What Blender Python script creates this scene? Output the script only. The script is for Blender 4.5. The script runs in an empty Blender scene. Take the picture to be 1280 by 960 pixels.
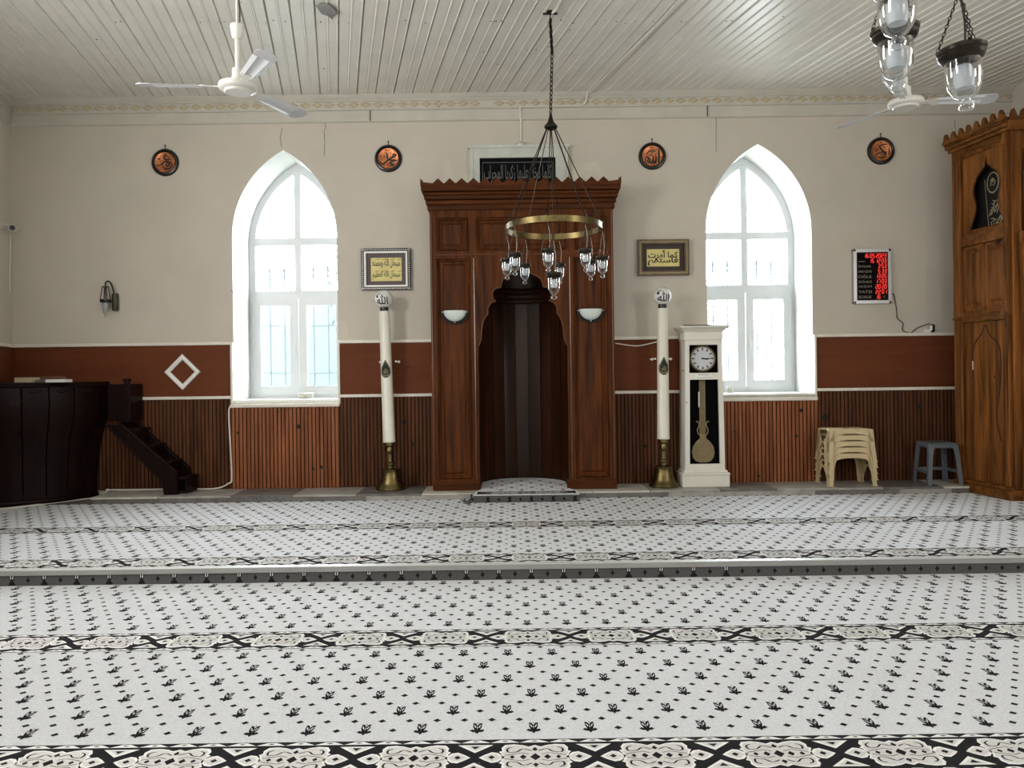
import bpy, math, random
from mathutils import Vector, Matrix
from mathutils.geometry import tessellate_polygon
random.seed(7)
PI = math.pi
C = bpy.context.scene.collection
SC = bpy.context.scene

# ------------------------------------------------------------------ camera, sky, lights, exposure
ROLL = math.radians(0.75)
cam = bpy.data.cameras.new('camera')
cam_o = bpy.data.objects.new('camera', cam)
C.objects.link(cam_o)
cam.sensor_width = 36.0
cam.lens = 36.0 * 961 / 1280
cam.shift_y = -9 / 1280
cam.clip_start = 0.02
cam_o.matrix_world = Matrix.Translation((0, 0, 1.35)) @ Matrix.Rotation(PI / 2, 4, 'X') @ Matrix.Rotation(-ROLL, 4, 'Z')
SC.camera = cam_o

wd = bpy.data.worlds.new('sky')
SC.world = wd
wd.use_nodes = True
bgn = wd.node_tree.nodes['Background']
bgn.inputs[0].default_value = (0.87, 0.94, 1.0, 1)
bgn.inputs[1].default_value = 28.0
SC.view_settings.view_transform = 'Standard'
SC.view_settings.look = 'None'
SC.view_settings.gamma = 1
SC.view_settings.use_curve_mapping = False
SC.view_settings.exposure = 0.15
SC.cycles.use_denoising = True
SC.cycles.max_bounces = 10
SC.cycles.diffuse_bounces = 6
SC.cycles.glossy_bounces = 4
SC.cycles.transparent_max_bounces = 16
SC.cycles.sample_clamp_indirect = 6


def area_light(name, loc, target, sx, sy, power, col, spread=180):
    l = bpy.data.lights.new(name, 'AREA')
    l.shape = 'RECTANGLE'
    l.size = sx
    l.size_y = sy
    l.energy = power
    l.color = col
    l.spread = math.radians(spread)
    o = bpy.data.objects.new(name, l)
    C.objects.link(o)
    d = Vector(target) - Vector(loc)
    o.matrix_world = Matrix.Translation(loc) @ d.to_track_quat('-Z', 'Y').to_matrix().to_4x4()
    return o


# area lights stand in for daylight from unseen windows; these walls have no openings
LWX = lambda y: -5.42 + 0.30 * (8.35 - y)          # left wall surface
area_light('daylight_left_near', (LWX(3.6) + 0.02, 3.6, 2.45), (LWX(3.6) + 1, 3.9, 2.35), 1.1, 2.3, 172, (1, 0.995, 0.985))
area_light('daylight_left_far', (LWX(0.2) + 0.02, 0.2, 2.45), (LWX(0.2) + 1, 0.5, 2.35), 1.1, 2.3, 110, (1, 0.995, 0.985))
area_light('daylight_rear_left', (-1.4, -3.98, 2.4), (-1.4, 0, 2.3), 1.4, 2.4, 45, (1, 0.995, 0.985))
area_light('daylight_rear_right', (2.2, -3.98, 2.4), (2.2, 0, 2.3), 1.4, 2.4, 45, (1, 0.995, 0.985))
area_light('fill_right', (5.75, 1.2, 2.45), (4.6, 1.2, 2.4), 1.1, 2.3, 115, (1, 0.995, 0.985))  # added fill for the right side of the room, no window there

YW = 8.35          # back wall plane
ZS = 0.178         # top of the marble plinth
ZU = 0.111         # raised floor
ca, sa = math.cos(ROLL), math.sin(ROLL)


def uv(px, py):
    dx, dy = px - 640, py - 480
    return dx * ca - dy * sa, dx * sa + dy * ca + 9


def P(px, py, Y=YW):
    """place in the room of a photograph point that lies at depth Y"""
    u, v = uv(px, py)
    return Vector((u * Y / 961, Y, 1.35 - v * Y / 961))


def PG(px, py, z):
    """place in the room of a photograph point that lies at height z"""
    u, v = uv(px, py)
    return P(px, py, (1.35 - z) * 961 / v)


CZ = lambda y: 4.41 + 0.034 * (y - 8.35)


def PC(px, py):
    u, v = uv(px, py)
    return P(px, py, 2.776 / (-v / 961 - 0.034))


# ------------------------------------------------------------------ materials
def new_mat(name):
    m = bpy.data.materials.new(name)
    m.use_nodes = True
    nt = m.node_tree
    return m, nt, nt.nodes['Principled BSDF']


def lin(c):
    return tuple((x / 12.92 if x <= 0.04045 else ((x + 0.055) / 1.055) ** 2.4) for x in (v / 255 for v in c)) + (1,)


def plain(name, rgb, rough=0.5, metal=0.0, var=0.0, scale=20, bump=0.0, bscale=200, spec=0.5, coat=0.0):
    m, nt, b = new_mat(name)
    b.inputs['Base Color'].default_value = lin(rgb)
    b.inputs['Roughness'].default_value = rough
    b.inputs['Metallic'].default_value = metal
    b.inputs['Specular IOR Level'].default_value = spec
    b.inputs['Coat Weight'].default_value = coat
    tc = nt.nodes.new('ShaderNodeTexCoord')
    if var:
        n = nt.nodes.new('ShaderNodeTexNoise')
        n.inputs['Scale'].default_value = scale
        n.inputs['Detail'].default_value = 6
        n.inputs['Roughness'].default_value = 0.65
        nt.links.new(tc.outputs['Object'], n.inputs['Vector'])
        r = nt.nodes.new('ShaderNodeValToRGB')
        r.color_ramp.elements[0].position = 0.3
        r.color_ramp.elements[1].position = 0.7
        lo = lin([max(0, c * (1 - var)) for c in rgb])
        hi = lin([min(255, c * (1 + var)) for c in rgb])
        r.color_ramp.elements[0].color = lo
        r.color_ramp.elements[1].color = hi
        nt.links.new(n.outputs['Fac'], r.inputs['Fac'])
        nt.links.new(r.outputs['Color'], b.inputs['Base Color'])
    if bump:
        n2 = nt.nodes.new('ShaderNodeTexNoise')
        n2.inputs['Scale'].default_value = bscale
        n2.inputs['Detail'].default_value = 4
        nt.links.new(tc.outputs['Object'], n2.inputs['Vector'])
        bp = nt.nodes.new('ShaderNodeBump')
        bp.inputs['Strength'].default_value = bump
        bp.inputs['Distance'].default_value = 0.01
        nt.links.new(n2.outputs['Fac'], bp.inputs['Height'])
        nt.links.new(bp.outputs['Normal'], b.inputs['Normal'])
    return m


def wood(name, dark, light, rough=0.35, grain='z', scale=1.0, knots=0.0, coat=0.0, spec=0.12):
    m, nt, b = new_mat(name)
    b.inputs['Roughness'].default_value = rough
    b.inputs['Coat Weight'].default_value = coat
    b.inputs['Coat Roughness'].default_value = 0.2
    b.inputs['Specular IOR Level'].default_value = spec
    L = nt.links.new
    tc = nt.nodes.new('ShaderNodeTexCoord')
    mp = nt.nodes.new('ShaderNodeMapping')
    s = {'x': (1.2, 16, 16), 'y': (16, 1.2, 16), 'z': (16, 16, 1.2)}[grain]
    mp.inputs['Scale'].default_value = [k * scale for k in s]
    L(tc.outputs['Object'], mp.inputs['Vector'])
    oi = nt.nodes.new('ShaderNodeObjectInfo')
    sc = nt.nodes.new('ShaderNodeMath')
    sc.operation = 'MULTIPLY'
    sc.inputs[1].default_value = 37.0
    L(oi.outputs['Random'], sc.inputs[0])
    n = nt.nodes.new('ShaderNodeTexNoise')
    n.noise_dimensions = '4D'
    n.inputs['Scale'].default_value = 1.0
    n.inputs['Detail'].default_value = 7
    n.inputs['Roughness'].default_value = 0.62
    n.inputs['Distortion'].default_value = 0.6
    L(mp.outputs['Vector'], n.inputs['Vector'])
    L(sc.outputs[0], n.inputs['W'])
    r = nt.nodes.new('ShaderNodeValToRGB')
    r.color_ramp.elements[0].position = 0.32
    r.color_ramp.elements[1].position = 0.68
    r.color_ramp.elements[0].color = lin(dark)
    r.color_ramp.elements[1].color = lin(light)
    L(n.outputs['Fac'], r.inputs['Fac'])
    col = r.outputs['Color']
    if knots:
        mk = nt.nodes.new('ShaderNodeMapping')
        sk = {'x': (0.55, 1, 1), 'y': (1, 0.55, 1), 'z': (1, 1, 0.6)}[grain]
        mk.inputs['Scale'].default_value = [k * knots for k in sk]
        L(tc.outputs['Object'], mk.inputs['Vector'])
        v = nt.nodes.new('ShaderNodeTexVoronoi')
        v.inputs['Scale'].default_value = 1.0
        L(mk.outputs['Vector'], v.inputs['Vector'])
        kr = nt.nodes.new('ShaderNodeValToRGB')
        kr.color_ramp.elements[0].position = 0.04
        kr.color_ramp.elements[1].position = 0.09
        kr.color_ramp.elements[0].color = (0.12, 0.1, 0.1, 1)
        kr.color_ramp.elements[1].color = (1, 1, 1, 1)
        L(v.outputs['Distance'], kr.inputs['Fac'])
        mx = nt.nodes.new('ShaderNodeMixRGB')
        mx.blend_type = 'MULTIPLY'
        mx.inputs['Fac'].default_value = 1
        L(col, mx.inputs['Color1'])
        L(kr.outputs['Color'], mx.inputs['Color2'])
        col = mx.outputs['Color']
    L(col, b.inputs['Base Color'])
    bp = nt.nodes.new('ShaderNodeBump')
    bp.inputs['Strength'].default_value = 0.12
    bp.inputs['Distance'].default_value = 0.004
    L(n.outputs['Fac'], bp.inputs['Height'])
    L(bp.outputs['Normal'], b.inputs['Normal'])
    return m


def emit(name, rgb, strength):
    m, nt, b = new_mat(name)
    b.inputs['Base Color'].default_value = (0.02, 0.0, 0.0, 1)
    b.inputs['Emission Color'].default_value = lin(rgb)
    b.inputs['Emission Strength'].default_value = strength
    return m


def thin_glass(name, tint, gloss=0.12, rough=0.05, milk=0.0):
    m = bpy.data.materials.new(name)
    m.use_nodes = True
    nt = m.node_tree
    nt.nodes.clear()
    out = nt.nodes.new('ShaderNodeOutputMaterial')
    t = nt.nodes.new('ShaderNodeBsdfTransparent')
    t.inputs[0].default_value = tint
    g = nt.nodes.new('ShaderNodeBsdfGlossy')
    g.inputs['Roughness'].default_value = rough
    g.inputs['Color'].default_value = (1, 1, 1, 1)
    fr = nt.nodes.new('ShaderNodeLayerWeight')
    fr.inputs['Blend'].default_value = gloss
    mx = nt.nodes.new('ShaderNodeMixShader')
    nt.links.new(fr.outputs['Facing'], mx.inputs['Fac'])
    nt.links.new(t.outputs[0], mx.inputs[1])
    nt.links.new(g.outputs[0], mx.inputs[2])
    last = mx
    if milk:
        d = nt.nodes.new('ShaderNodeBsdfTranslucent')
        d.inputs[0].default_value = (0.9, 0.95, 0.95, 1)
        m2 = nt.nodes.new('ShaderNodeMixShader')
        m2.inputs['Fac'].default_value = milk
        nt.links.new(mx.outputs[0], m2.inputs[1])
        nt.links.new(d.outputs[0], m2.inputs[2])
        last = m2
    nt.links.new(last.outputs[0], out.inputs['Surface'])
    return m


M = {}
M['wall'] = plain('wall_paint', (198, 190, 177), 0.75, var=0.025, scale=1.3, bump=0.10, bscale=90)
M['wall_side'] = plain('side_wall_paint', (200, 193, 180), 0.75, var=0.02, scale=1.5, bump=0.08, bscale=90)
M['white'] = plain('white_gloss_paint', (236, 236, 230), 0.45, var=0.02, scale=3, bump=0.06, bscale=40)
M['reveal'] = plain('white_reveal_paint', (200, 201, 196), 0.55, var=0.025, scale=3, bump=0.06, bscale=40)
M['cream'] = plain('cream_trim_paint', (194, 190, 178), 0.5, var=0.03, scale=4)
M['lozenge'] = plain('ochre_lozenge_paint', (184, 172, 146), 0.55, var=0.05, scale=8)
M['ceiling'] = plain('ceiling_board_paint', (220, 218, 209), 0.32, var=0.03, scale=2.5, bump=0.12, bscale=12)
M['ceil_gap'] = plain('dark_gap', (96, 92, 82), 0.9)
M['pvc'] = plain('white_plastic_frame', (228, 231, 233), 0.35, var=0.01)
M['rail'] = plain('white_rail_plastic', (226, 220, 208), 0.4, var=0.03, scale=5)
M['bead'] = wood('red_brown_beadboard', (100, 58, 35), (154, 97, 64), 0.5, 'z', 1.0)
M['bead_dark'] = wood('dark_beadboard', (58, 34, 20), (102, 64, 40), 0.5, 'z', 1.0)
M['panel'] = wood('smooth_dado_panel', (94, 49, 28), (105, 57, 34), 0.6, 'x', 0.6)
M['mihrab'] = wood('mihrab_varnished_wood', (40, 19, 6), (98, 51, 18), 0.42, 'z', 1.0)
M['mihrab_h'] = wood('mihrab_wood_horizontal', (42, 20, 6), (92, 47, 16), 0.42, 'x', 1.0)
M['bead_varnish'] = plain('glossy_varnished_bead', (96, 54, 26), 0.22, spec=0.6)
M['bead_groove'] = plain('dark_bead_groove', (44, 20, 9), 0.7, spec=0.1)  # groove faces coloured darker than the ribs
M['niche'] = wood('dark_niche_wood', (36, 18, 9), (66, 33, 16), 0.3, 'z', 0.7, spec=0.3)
M['pulpit'] = wood('very_dark_pulpit_wood', (15, 7, 6), (29, 13, 10), 0.42, 'z', 0.8)
M['minbar'] = wood('honey_pine', (50, 27, 9), (148, 92, 42), 0.5, 'z', 0.8, knots=1.8)
M['minbar_h'] = wood('honey_pine_horizontal', (54, 30, 10), (138, 86, 38), 0.5, 'x', 0.8)
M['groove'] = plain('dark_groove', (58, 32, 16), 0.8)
M['black'] = plain('black_lacquer', (14, 13, 13), 0.3)
M['blackmatte'] = plain('matte_black', (12, 12, 13), 0.8)
M['brass'] = plain('aged_brass', (106, 93, 62), 0.34, 1.0, var=0.32, scale=7)
M['brass_dark'] = plain('dark_antique_metal', (46, 41, 34), 0.35, 0.8, var=0.15, scale=25)
M['copper'] = plain('beaten_copper', (182, 116, 76), 0.3, 0.85, var=0.34, scale=16, bump=0.25, bscale=70)
M['ink'] = plain('black_ink', (16, 13, 11), 0.6)
M['silver'] = plain('silver_frame', (196, 194, 190), 0.3, 0.8)
M['alu'] = plain('brushed_aluminium', (196, 196, 198), 0.32, 0.9)
M['mauve'] = plain('mauve_mount_board', (92, 80, 84), 0.7)
M['gold_paper'] = plain('yellow_gold_paper', (214, 200, 128), 0.5, var=0.05, scale=6)
M['brown_frame'] = plain('brown_picture_frame', (92, 68, 48), 0.35, var=0.25, scale=14, coat=0.2)
M['brown_dark'] = plain('dark_brown_mount', (52, 40, 34), 0.6)
M['marble'] = plain('grey_marble', (158, 155, 148), 0.42, var=0.14, scale=7)
M['marble2'] = plain('grey_marble_pale', (196, 191, 180), 0.42, var=0.12, scale=6)
M['marble3'] = plain('grey_marble_dark', (108, 105, 101), 0.42, var=0.15, scale=8)
M['stone'] = plain('pale_green_stone', (196, 200, 190), 0.6, var=0.05, scale=7)
M['inscr'] = plain('black_inscription_field', (15, 17, 18), 0.85, spec=0.1)
M['inscr_ink'] = plain('grey_inscription_lettering', (96, 100, 98), 0.6)
M['candle'] = plain('ivory_candle', (224, 220, 206), 0.3, var=0.02, scale=5)
M['globe'] = plain('white_glass_globe', (222, 222, 220), 0.12, coat=0.5)
M['clockwhite'] = plain('white_clock_paint', (224, 221, 210), 0.38, var=0.02, scale=5)
M['clockdark'] = plain('dark_clock_interior', (11, 11, 13), 0.9, spec=0.1)
M['dial'] = plain('white_enamel_dial', (212, 214, 220), 0.3)
M['pendulum'] = plain('dull_brass_pendulum', (132, 116, 84), 0.5, 0.4, var=0.12, scale=20)
M['beige'] = plain('beige_plastic', (198, 178, 138), 0.38, var=0.02)
M['greyplastic'] = plain('slate_grey_plastic', (92, 98, 104), 0.36, var=0.02)
M['fan'] = plain('off_white_fan_metal', (212, 210, 203), 0.35)
M['blade'] = plain('silver_grey_blade', (206, 207, 209), 0.35, 0.0)
M['blade_tip'] = plain('grey_blade_tip', (186, 187, 189), 0.4, 0.0)
M['cable'] = plain('white_cable', (220, 216, 206), 0.5)
M['flex'] = plain('tan_flex', (166, 146, 122), 0.5)
M['cable_black'] = plain('black_cable', (22, 20, 20), 0.5)
M['glass'] = thin_glass('clear_lamp_glass', (0.93, 0.95, 0.96, 1), 0.35, 0.03)
M['pane'] = thin_glass('window_pane_glass', (0.97, 0.99, 1.0, 1), 0.05, 0.02)
M['clockglass'] = thin_glass('clock_door_glass', (0.97, 0.97, 0.97, 1), 0.03, 0.03)
M['bulb'] = plain('white_bulb', (188, 191, 196), 0.4)
M['frost'] = plain('frosted_glass_shade', (206, 216, 210), 0.25)
M['led'] = emit('red_led', (255, 56, 48), 1.5)
M['ledtext'] = plain('grey_sign_lettering', (150, 142, 130), 0.6)
M['ledblack'] = plain('black_sign_face', (14, 9, 10), 0.8, spec=0.1)
M['carpet'] = plain('pale_grey_carpet', (213, 215, 217), 0.55, var=0.085, scale=95, bump=0.8, bscale=300, spec=0.4)
for _k in ('carpet',):
    _b = M[_k].node_tree.nodes['Principled BSDF']
    _b.inputs['Sheen Weight'].default_value = 0.8
    _b.inputs['Sheen Roughness'].default_value = 0.4
M['carpet_ink'] = plain('charcoal_carpet_yarn', (34, 33, 35), 0.95, var=0.2, scale=150, bump=0.4, bscale=420, spec=0.1)
M['carpet_white'] = plain('white_carpet_yarn', (226, 225, 222), 0.95, var=0.04, scale=120, spec=0.1)
M['carpet_grey'] = plain('grey_carpet_yarn', (202, 200, 197), 0.95, var=0.06, scale=120, spec=0.1)
M['riser'] = plain('shaded_dirty_riser_carpet', (84, 83, 82), 0.95, var=0.08, scale=120, spec=0.1)  # same carpet, with the riser's shade and dirt put into the colour
M['nosing'] = plain('aluminium_step_nosing', (206, 207, 205), 0.4, 0.3)
M['nosing_edge'] = plain('grey_nosing_edge', (146, 146, 143), 0.6, var=0.05, scale=4)
M['floorbase'] = plain('concrete', (120, 116, 110), 0.9)
M['cloth'] = plain('black_embroidered_cloth', (15, 14, 16), 0.8)
M['thread'] = plain('silver_gold_thread', (178, 164, 132), 0.45, 0.3)
M['book_beige'] = plain('beige_book_pages', (202, 186, 150), 0.7, var=0.05, scale=60)
M['book_white'] = plain('white_book_pages', (236, 235, 228), 0.7)
M['book_grey'] = plain('grey_book_cover', (120, 112, 110), 0.6)
M['brownpad'] = plain('brown_backrest', (118, 80, 60), 0.5, var=0.08, scale=12)
M['iron'] = plain('pale_painted_iron', (64, 73, 76), 0.6)
M['outwall'] = plain('pale_aqua_house_wall', (64, 75, 75), 0.9, var=0.05, scale=2)
M['brick'] = plain('pale_roof_tile', (74, 68, 66), 0.9, var=0.08, scale=8)
M['ground_out'] = plain('pale_paving', (180, 178, 172), 0.9, var=0.05, scale=3)
M['leaf'] = plain('grey_green_foliage', (60, 76, 74), 0.8, var=0.2, scale=5)
M['green'] = plain('dark_green_plaque', (16, 22, 18), 0.7)
M['gold'] = plain('gold_lettering', (150, 138, 96), 0.4, 0.3)
M['cam_white'] = plain('camera_white_plastic', (206, 204, 198), 0.4)
M['sconce_green'] = plain('olive_metal', (72, 70, 52), 0.45, 0.5)
M['red_dot'] = emit('red_led_reflection', (255, 60, 60), 0.0)


# ------------------------------------------------------------------ mesh builder
class MB:
    def __init__(s):
        s.v, s.f, s.m = [], [], []

    def add(s, vs, fs, mi=0):
        b = len(s.v)
        s.v += [tuple(p) for p in vs]
        s.f += [[b + i for i in f] for f in fs]
        s.m += [mi] * len(fs)
        return s

    def box(s, x0, x1, y0, y1, z0, z1, b=0.0, mi=0):
        c = ((x0 + x1) / 2, (y0 + y1) / 2, (z0 + z1) / 2)
        h = (abs(x1 - x0) / 2, abs(y1 - y0) / 2, abs(z1 - z0) / 2)
        if b <= 0:
            vs = [(c[0] + i * h[0], c[1] + j * h[1], c[2] + k * h[2]) for i in (-1, 1) for j in (-1, 1) for k in (-1, 1)]
            return s.add(vs, [(0, 1, 3, 2), (4, 6, 7, 5), (0, 4, 5, 1), (2, 3, 7, 6), (0, 2, 6, 4), (1, 5, 7, 3)], mi)
        b = min(b, min(h) * 0.9)
        key, vs = {}, []
        for i in (-1, 1):
            for j in (-1, 1):
                for k in (-1, 1):
                    sg = (i, j, k)
                    for a in range(3):
                        key[(i, j, k, a)] = len(vs)
                        vs.append(tuple(c[t] + sg[t] * (h[t] if t == a else h[t] - b) for t in range(3)))
        fs = []
        for a in range(3):
            o1, o2 = [t for t in range(3) if t != a]
            for sgn in (-1, 1):
                q = []
                for p, r in ((-1, -1), (1, -1), (1, 1), (-1, 1)):
                    k = [0, 0, 0]
                    k[a], k[o1], k[o2] = sgn, p, r
                    q.append(key[(k[0], k[1], k[2], a)])
                fs.append(q)
            for p in (-1, 1):
                for r in (-1, 1):
                    k1 = [0, 0, 0]
                    k1[a] = -1
                    k1[o1], k1[o2] = p, r
                    k2 = list(k1)
                    k2[a] = 1
                    fs.append([key[(*k1, o1)], key[(*k2, o1)], key[(*k2, o2)], key[(*k1, o2)]])
        for i in (-1, 1):
            for j in (-1, 1):
                for k in (-1, 1):
                    fs.append([key[(i, j, k, 0)], key[(i, j, k, 1)], key[(i, j, k, 2)]])
        return s.add(vs, fs, mi)

    def prism(s, poly, fn, t0, t1, mi=0, holes=()):
        """2D outline (with holes) swept from t0 to t1; fn(a, b, t) -> point"""
        loops = [list(poly)] + [list(h) for h in holes]
        flat = [p for l in loops for p in l]
        tris = tessellate_polygon([[Vector((p[0], p[1], 0)) for p in l] for l in loops])
        n = len(flat)
        vs = [fn(p[0], p[1], t0) for p in flat] + [fn(p[0], p[1], t1) for p in flat]
        fs = [list(t) for t in tris] + [[n + i for i in reversed(t)] for t in tris]
        b = 0
        for l in loops:
            k = len(l)
            for i in range(k):
                j = (i + 1) % k
                fs.append([b + i, b + j, n + b + j, n + b + i])
            b += k
        return s.add(vs, fs, mi)

    def flat(s, poly, fn, mi=0):
        tris = tessellate_polygon([[Vector((p[0], p[1], 0)) for p in poly]])
        return s.add([fn(*p) for p in poly], [list(t) for t in tris], mi)

    def stroke(s, pts, w, fn, mi=0, closed=False):
        """ribbon along a 2D path; w a width or a list of widths"""
        n = len(pts)
        L, R = [], []
        for i, p in enumerate(pts):
            if closed:
                a, b = pts[i - 1], pts[(i + 1) % n]
            else:
                a, b = pts[max(i - 1, 0)], pts[min(i + 1, n - 1)]
            dx, dy = b[0] - a[0], b[1] - a[1]
            l = math.hypot(dx, dy) or 1
            ww = (w[i] if isinstance(w, (list, tuple)) else w) / 2
            L.append((p[0] - dy / l * ww, p[1] + dx / l * ww))
            R.append((p[0] + dy / l * ww, p[1] - dx / l * ww))
        vs = [fn(*q) for q in L] + [fn(*q) for q in R]
        m = n if closed else n - 1
        return s.add(vs, [[i, (i + 1) % n, n + (i + 1) % n, n + i] for i in range(m)], mi)

    def lathe(s, prof, n=24, c=(0, 0, 0), mi=0, axis='z', cap=True):
        cap = cap and tuple(prof[0]) != tuple(prof[-1])
        vs, fs = [], []
        for r, z in prof:
            for k in range(n):
                a = 2 * PI * k / n
                if axis == 'z':
                    vs.append((c[0] + r * math.cos(a), c[1] + r * math.sin(a), c[2] + z))
                else:
                    vs.append((c[0] + r * math.cos(a), c[1] + z, c[2] + r * math.sin(a)))
        m = len(prof)
        for i in range(m - 1):
            for k in range(n):
                fs.append([i * n + k, i * n + (k + 1) % n, (i + 1) * n + (k + 1) % n, (i + 1) * n + k])
        if cap and prof[0][0] > 1e-6:
            fs.append(list(range(n))[::-1])
        if cap and prof[-1][0] > 1e-6:
            fs.append([(m - 1) * n + k for k in range(n)])
        return s.add(vs, fs, mi)

    def tube(s, pts, r, n=8, mi=0, closed=False):
        pts = [Vector(p) for p in pts]
        m = len(pts)
        vs, fs = [], []
        ref = None
        for i, p in enumerate(pts):
            if closed:
                d = pts[(i + 1) % m] - pts[i - 1]
            else:
                d = pts[min(i + 1, m - 1)] - pts[max(i - 1, 0)]
            d.normalize()
            if ref is None:
                ref = Vector((0, 0, 1)) if abs(d.z) < 0.9 else Vector((1, 0, 0))
            a = d.cross(ref)
            if a.length < 1e-6:
                a = d.cross(Vector((0.3, 1, 0.2)))
            a.normalize()
            b = a.cross(d).normalized()
            ref = b
            rr = r[i] if isinstance(r, (list, tuple)) else r
            for k in range(n):
                t = 2 * PI * k / n
                vs.append(p + a * rr * math.cos(t) + b * rr * math.sin(t))
        e = m if closed else m - 1
        for i in range(e):
            j = (i + 1) % m
            for k in range(n):
                fs.append([i * n + k, i * n + (k + 1) % n, j * n + (k + 1) % n, j * n + k])
        if not closed:
            fs.append(list(range(n))[::-1])
            fs.append([(m - 1) * n + k for k in range(n)])
        return s.add(vs, fs, mi)

    def ball(s, c, r, n=20, mi=0, sz=1.0):
        h = n // 2
        return s.lathe([(r * math.sin(PI * i / h), -r * sz * math.cos(PI * i / h)) for i in range(h + 1)], n, c, mi)

    def build(s, name, mats, parent=None, origin=None, world=True, smooth=True, angle=35):
        """link as one mesh object; with a parent and world=True the points are room points"""
        vs = [Vector(p) for p in s.v]
        loc = Vector((0, 0, 0))
        if parent is not None:
            if world:
                inv = ROOTM[parent.name].inverted()
                vs = [inv @ p for p in vs]
        else:
            if origin is None:
                xs, ys, zs = zip(*s.v)
                origin = ((min(xs) + max(xs)) / 2, (min(ys) + max(ys)) / 2, min(zs))
            loc = Vector(origin)
            vs = [p - loc for p in vs]
        me = bpy.data.meshes.new(name)
        me.from_pydata([tuple(p) for p in vs], [], s.f)
        if not isinstance(mats, (list, tuple)):
            mats = [mats]
        for k in mats:
            me.materials.append(M[k])
        if len(mats) > 1:
            me.polygons.foreach_set('material_index', s.m)
        import bmesh
        bm = bmesh.new()
        bm.from_mesh(me)
        bmesh.ops.recalc_face_normals(bm, faces=bm.faces)
        bm.to_mesh(me)
        bm.free()
        if smooth:
            me.polygons.foreach_set('use_smooth', [True] * len(me.polygons))
            me.set_sharp_from_angle(angle=math.radians(angle))
        me.update()
        o = bpy.data.objects.new(name, me)
        C.objects.link(o)
        if parent is not None:
            o.parent = parent
            ROOTM[o.name] = ROOTM[parent.name].copy()
        else:
            o.location = loc
            ROOTM[o.name] = Matrix.Translation(loc)
        return o


ROOTM = {}


def tag(o, label, cat, group=None):
    o['label'] = label
    o['category'] = cat
    if group:
        o['group'] = group
    return o


def struct(o, label=None):
    o['kind'] = 'structure'
    if label:
        o['label'] = label
    return o


def stuff(o):
    o['kind'] = 'stuff'
    return o


def thing(name, label, cat, loc=(0, 0, 0), rz=0.0, group=None):
    o = bpy.data.objects.new(name, None)
    o.empty_display_size = 0.1
    C.objects.link(o)
    o.location = loc
    o.rotation_euler = (0, 0, rz)
    ROOTM[o.name] = Matrix.Translation(loc) @ Matrix.Rotation(rz, 4, 'Z')
    return tag(o, label, cat, group)


def copy_tree(o, parent=None):
    c = o.copy()
    C.objects.link(c)
    ROOTM[c.name] = ROOTM[o.name].copy()
    if parent is not None:
        c.parent = parent
    for ch in list(o.children):
        copy_tree(ch, c)
    return c


def place(o, loc, rz=0.0):
    o.location = loc
    o.rotation_euler = (0, 0, rz)
    ROOTM[o.name] = Matrix.Translation(loc) @ Matrix.Rotation(rz, 4, 'Z')


def smooth_path(pts, n=6, closed=False):
    """Catmull-Rom through the points (any dimension)"""
    out = []
    m = len(pts)
    seg = m if closed else m - 1
    for i in range(seg):
        if closed:
            p0, p1, p2, p3 = pts[i - 1], pts[i], pts[(i + 1) % m], pts[(i + 2) % m]
        else:
            p0, p1, p2, p3 = pts[max(i - 1, 0)], pts[i], pts[i + 1], pts[min(i + 2, m - 1)]
        for k in range(n):
            t = k / n
            out.append(tuple(0.5 * ((2 * b) + (-a + c) * t + (2 * a - 5 * b + 4 * c - d) * t * t + (-a + 3 * b - 3 * c + d) * t ** 3)
                             for a, b, c, d in zip(p0, p1, p2, p3)))
    if not closed:
        out.append(tuple(pts[-1]))
    return out


AR = {'ا': 'FE8D FE8E FE8D FE8E', 'ب': 'FE8F FE90 FE91 FE92', 'ت': 'FE95 FE96 FE97 FE98', 'ح': 'FEA1 FEA2 FEA3 FEA4',
      'خ': 'FEA5 FEA6 FEA7 FEA8', 'د': 'FEA9 FEAA FEA9 FEAA', 'ر': 'FEAD FEAE FEAD FEAE', 'ز': 'FEAF FEB0 FEAF FEB0',
      'س': 'FEB1 FEB2 FEB3 FEB4', 'ظ': 'FEC5 FEC6 FEC7 FEC8', 'ع': 'FEC9 FECA FECB FECC', 'ف': 'FED1 FED2 FED3 FED4',
      'ق': 'FED5 FED6 FED7 FED8', 'ك': 'FED9 FEDA FEDB FEDC', 'ل': 'FEDD FEDE FEDF FEE0', 'م': 'FEE1 FEE2 FEE3 FEE4',
      'ن': 'FEE5 FEE6 FEE7 FEE8', 'ه': 'FEE9 FEEA FEEB FEEC', 'و': 'FEED FEEE FEED FEEE', 'ي': 'FEF1 FEF2 FEF3 FEF4',
      'أ': 'FE83 FE84 FE83 FE84'}
AR = {k: [chr(int(c, 16)) for c in v.split()] for k, v in AR.items()}
NOJOIN = 'ادروأز'


def arabic(t):
    out = []
    for i, c in enumerate(t):
        if c not in AR:
            out.append(c)
            continue
        pj = i > 0 and t[i - 1] in AR and t[i - 1] not in NOJOIN
        nj = i < len(t) - 1 and t[i + 1] in AR and c not in NOJOIN
        out.append(AR[c][(1 if pj else 0) + (2 if nj else 0)])
    return ''.join(reversed(out))


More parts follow.
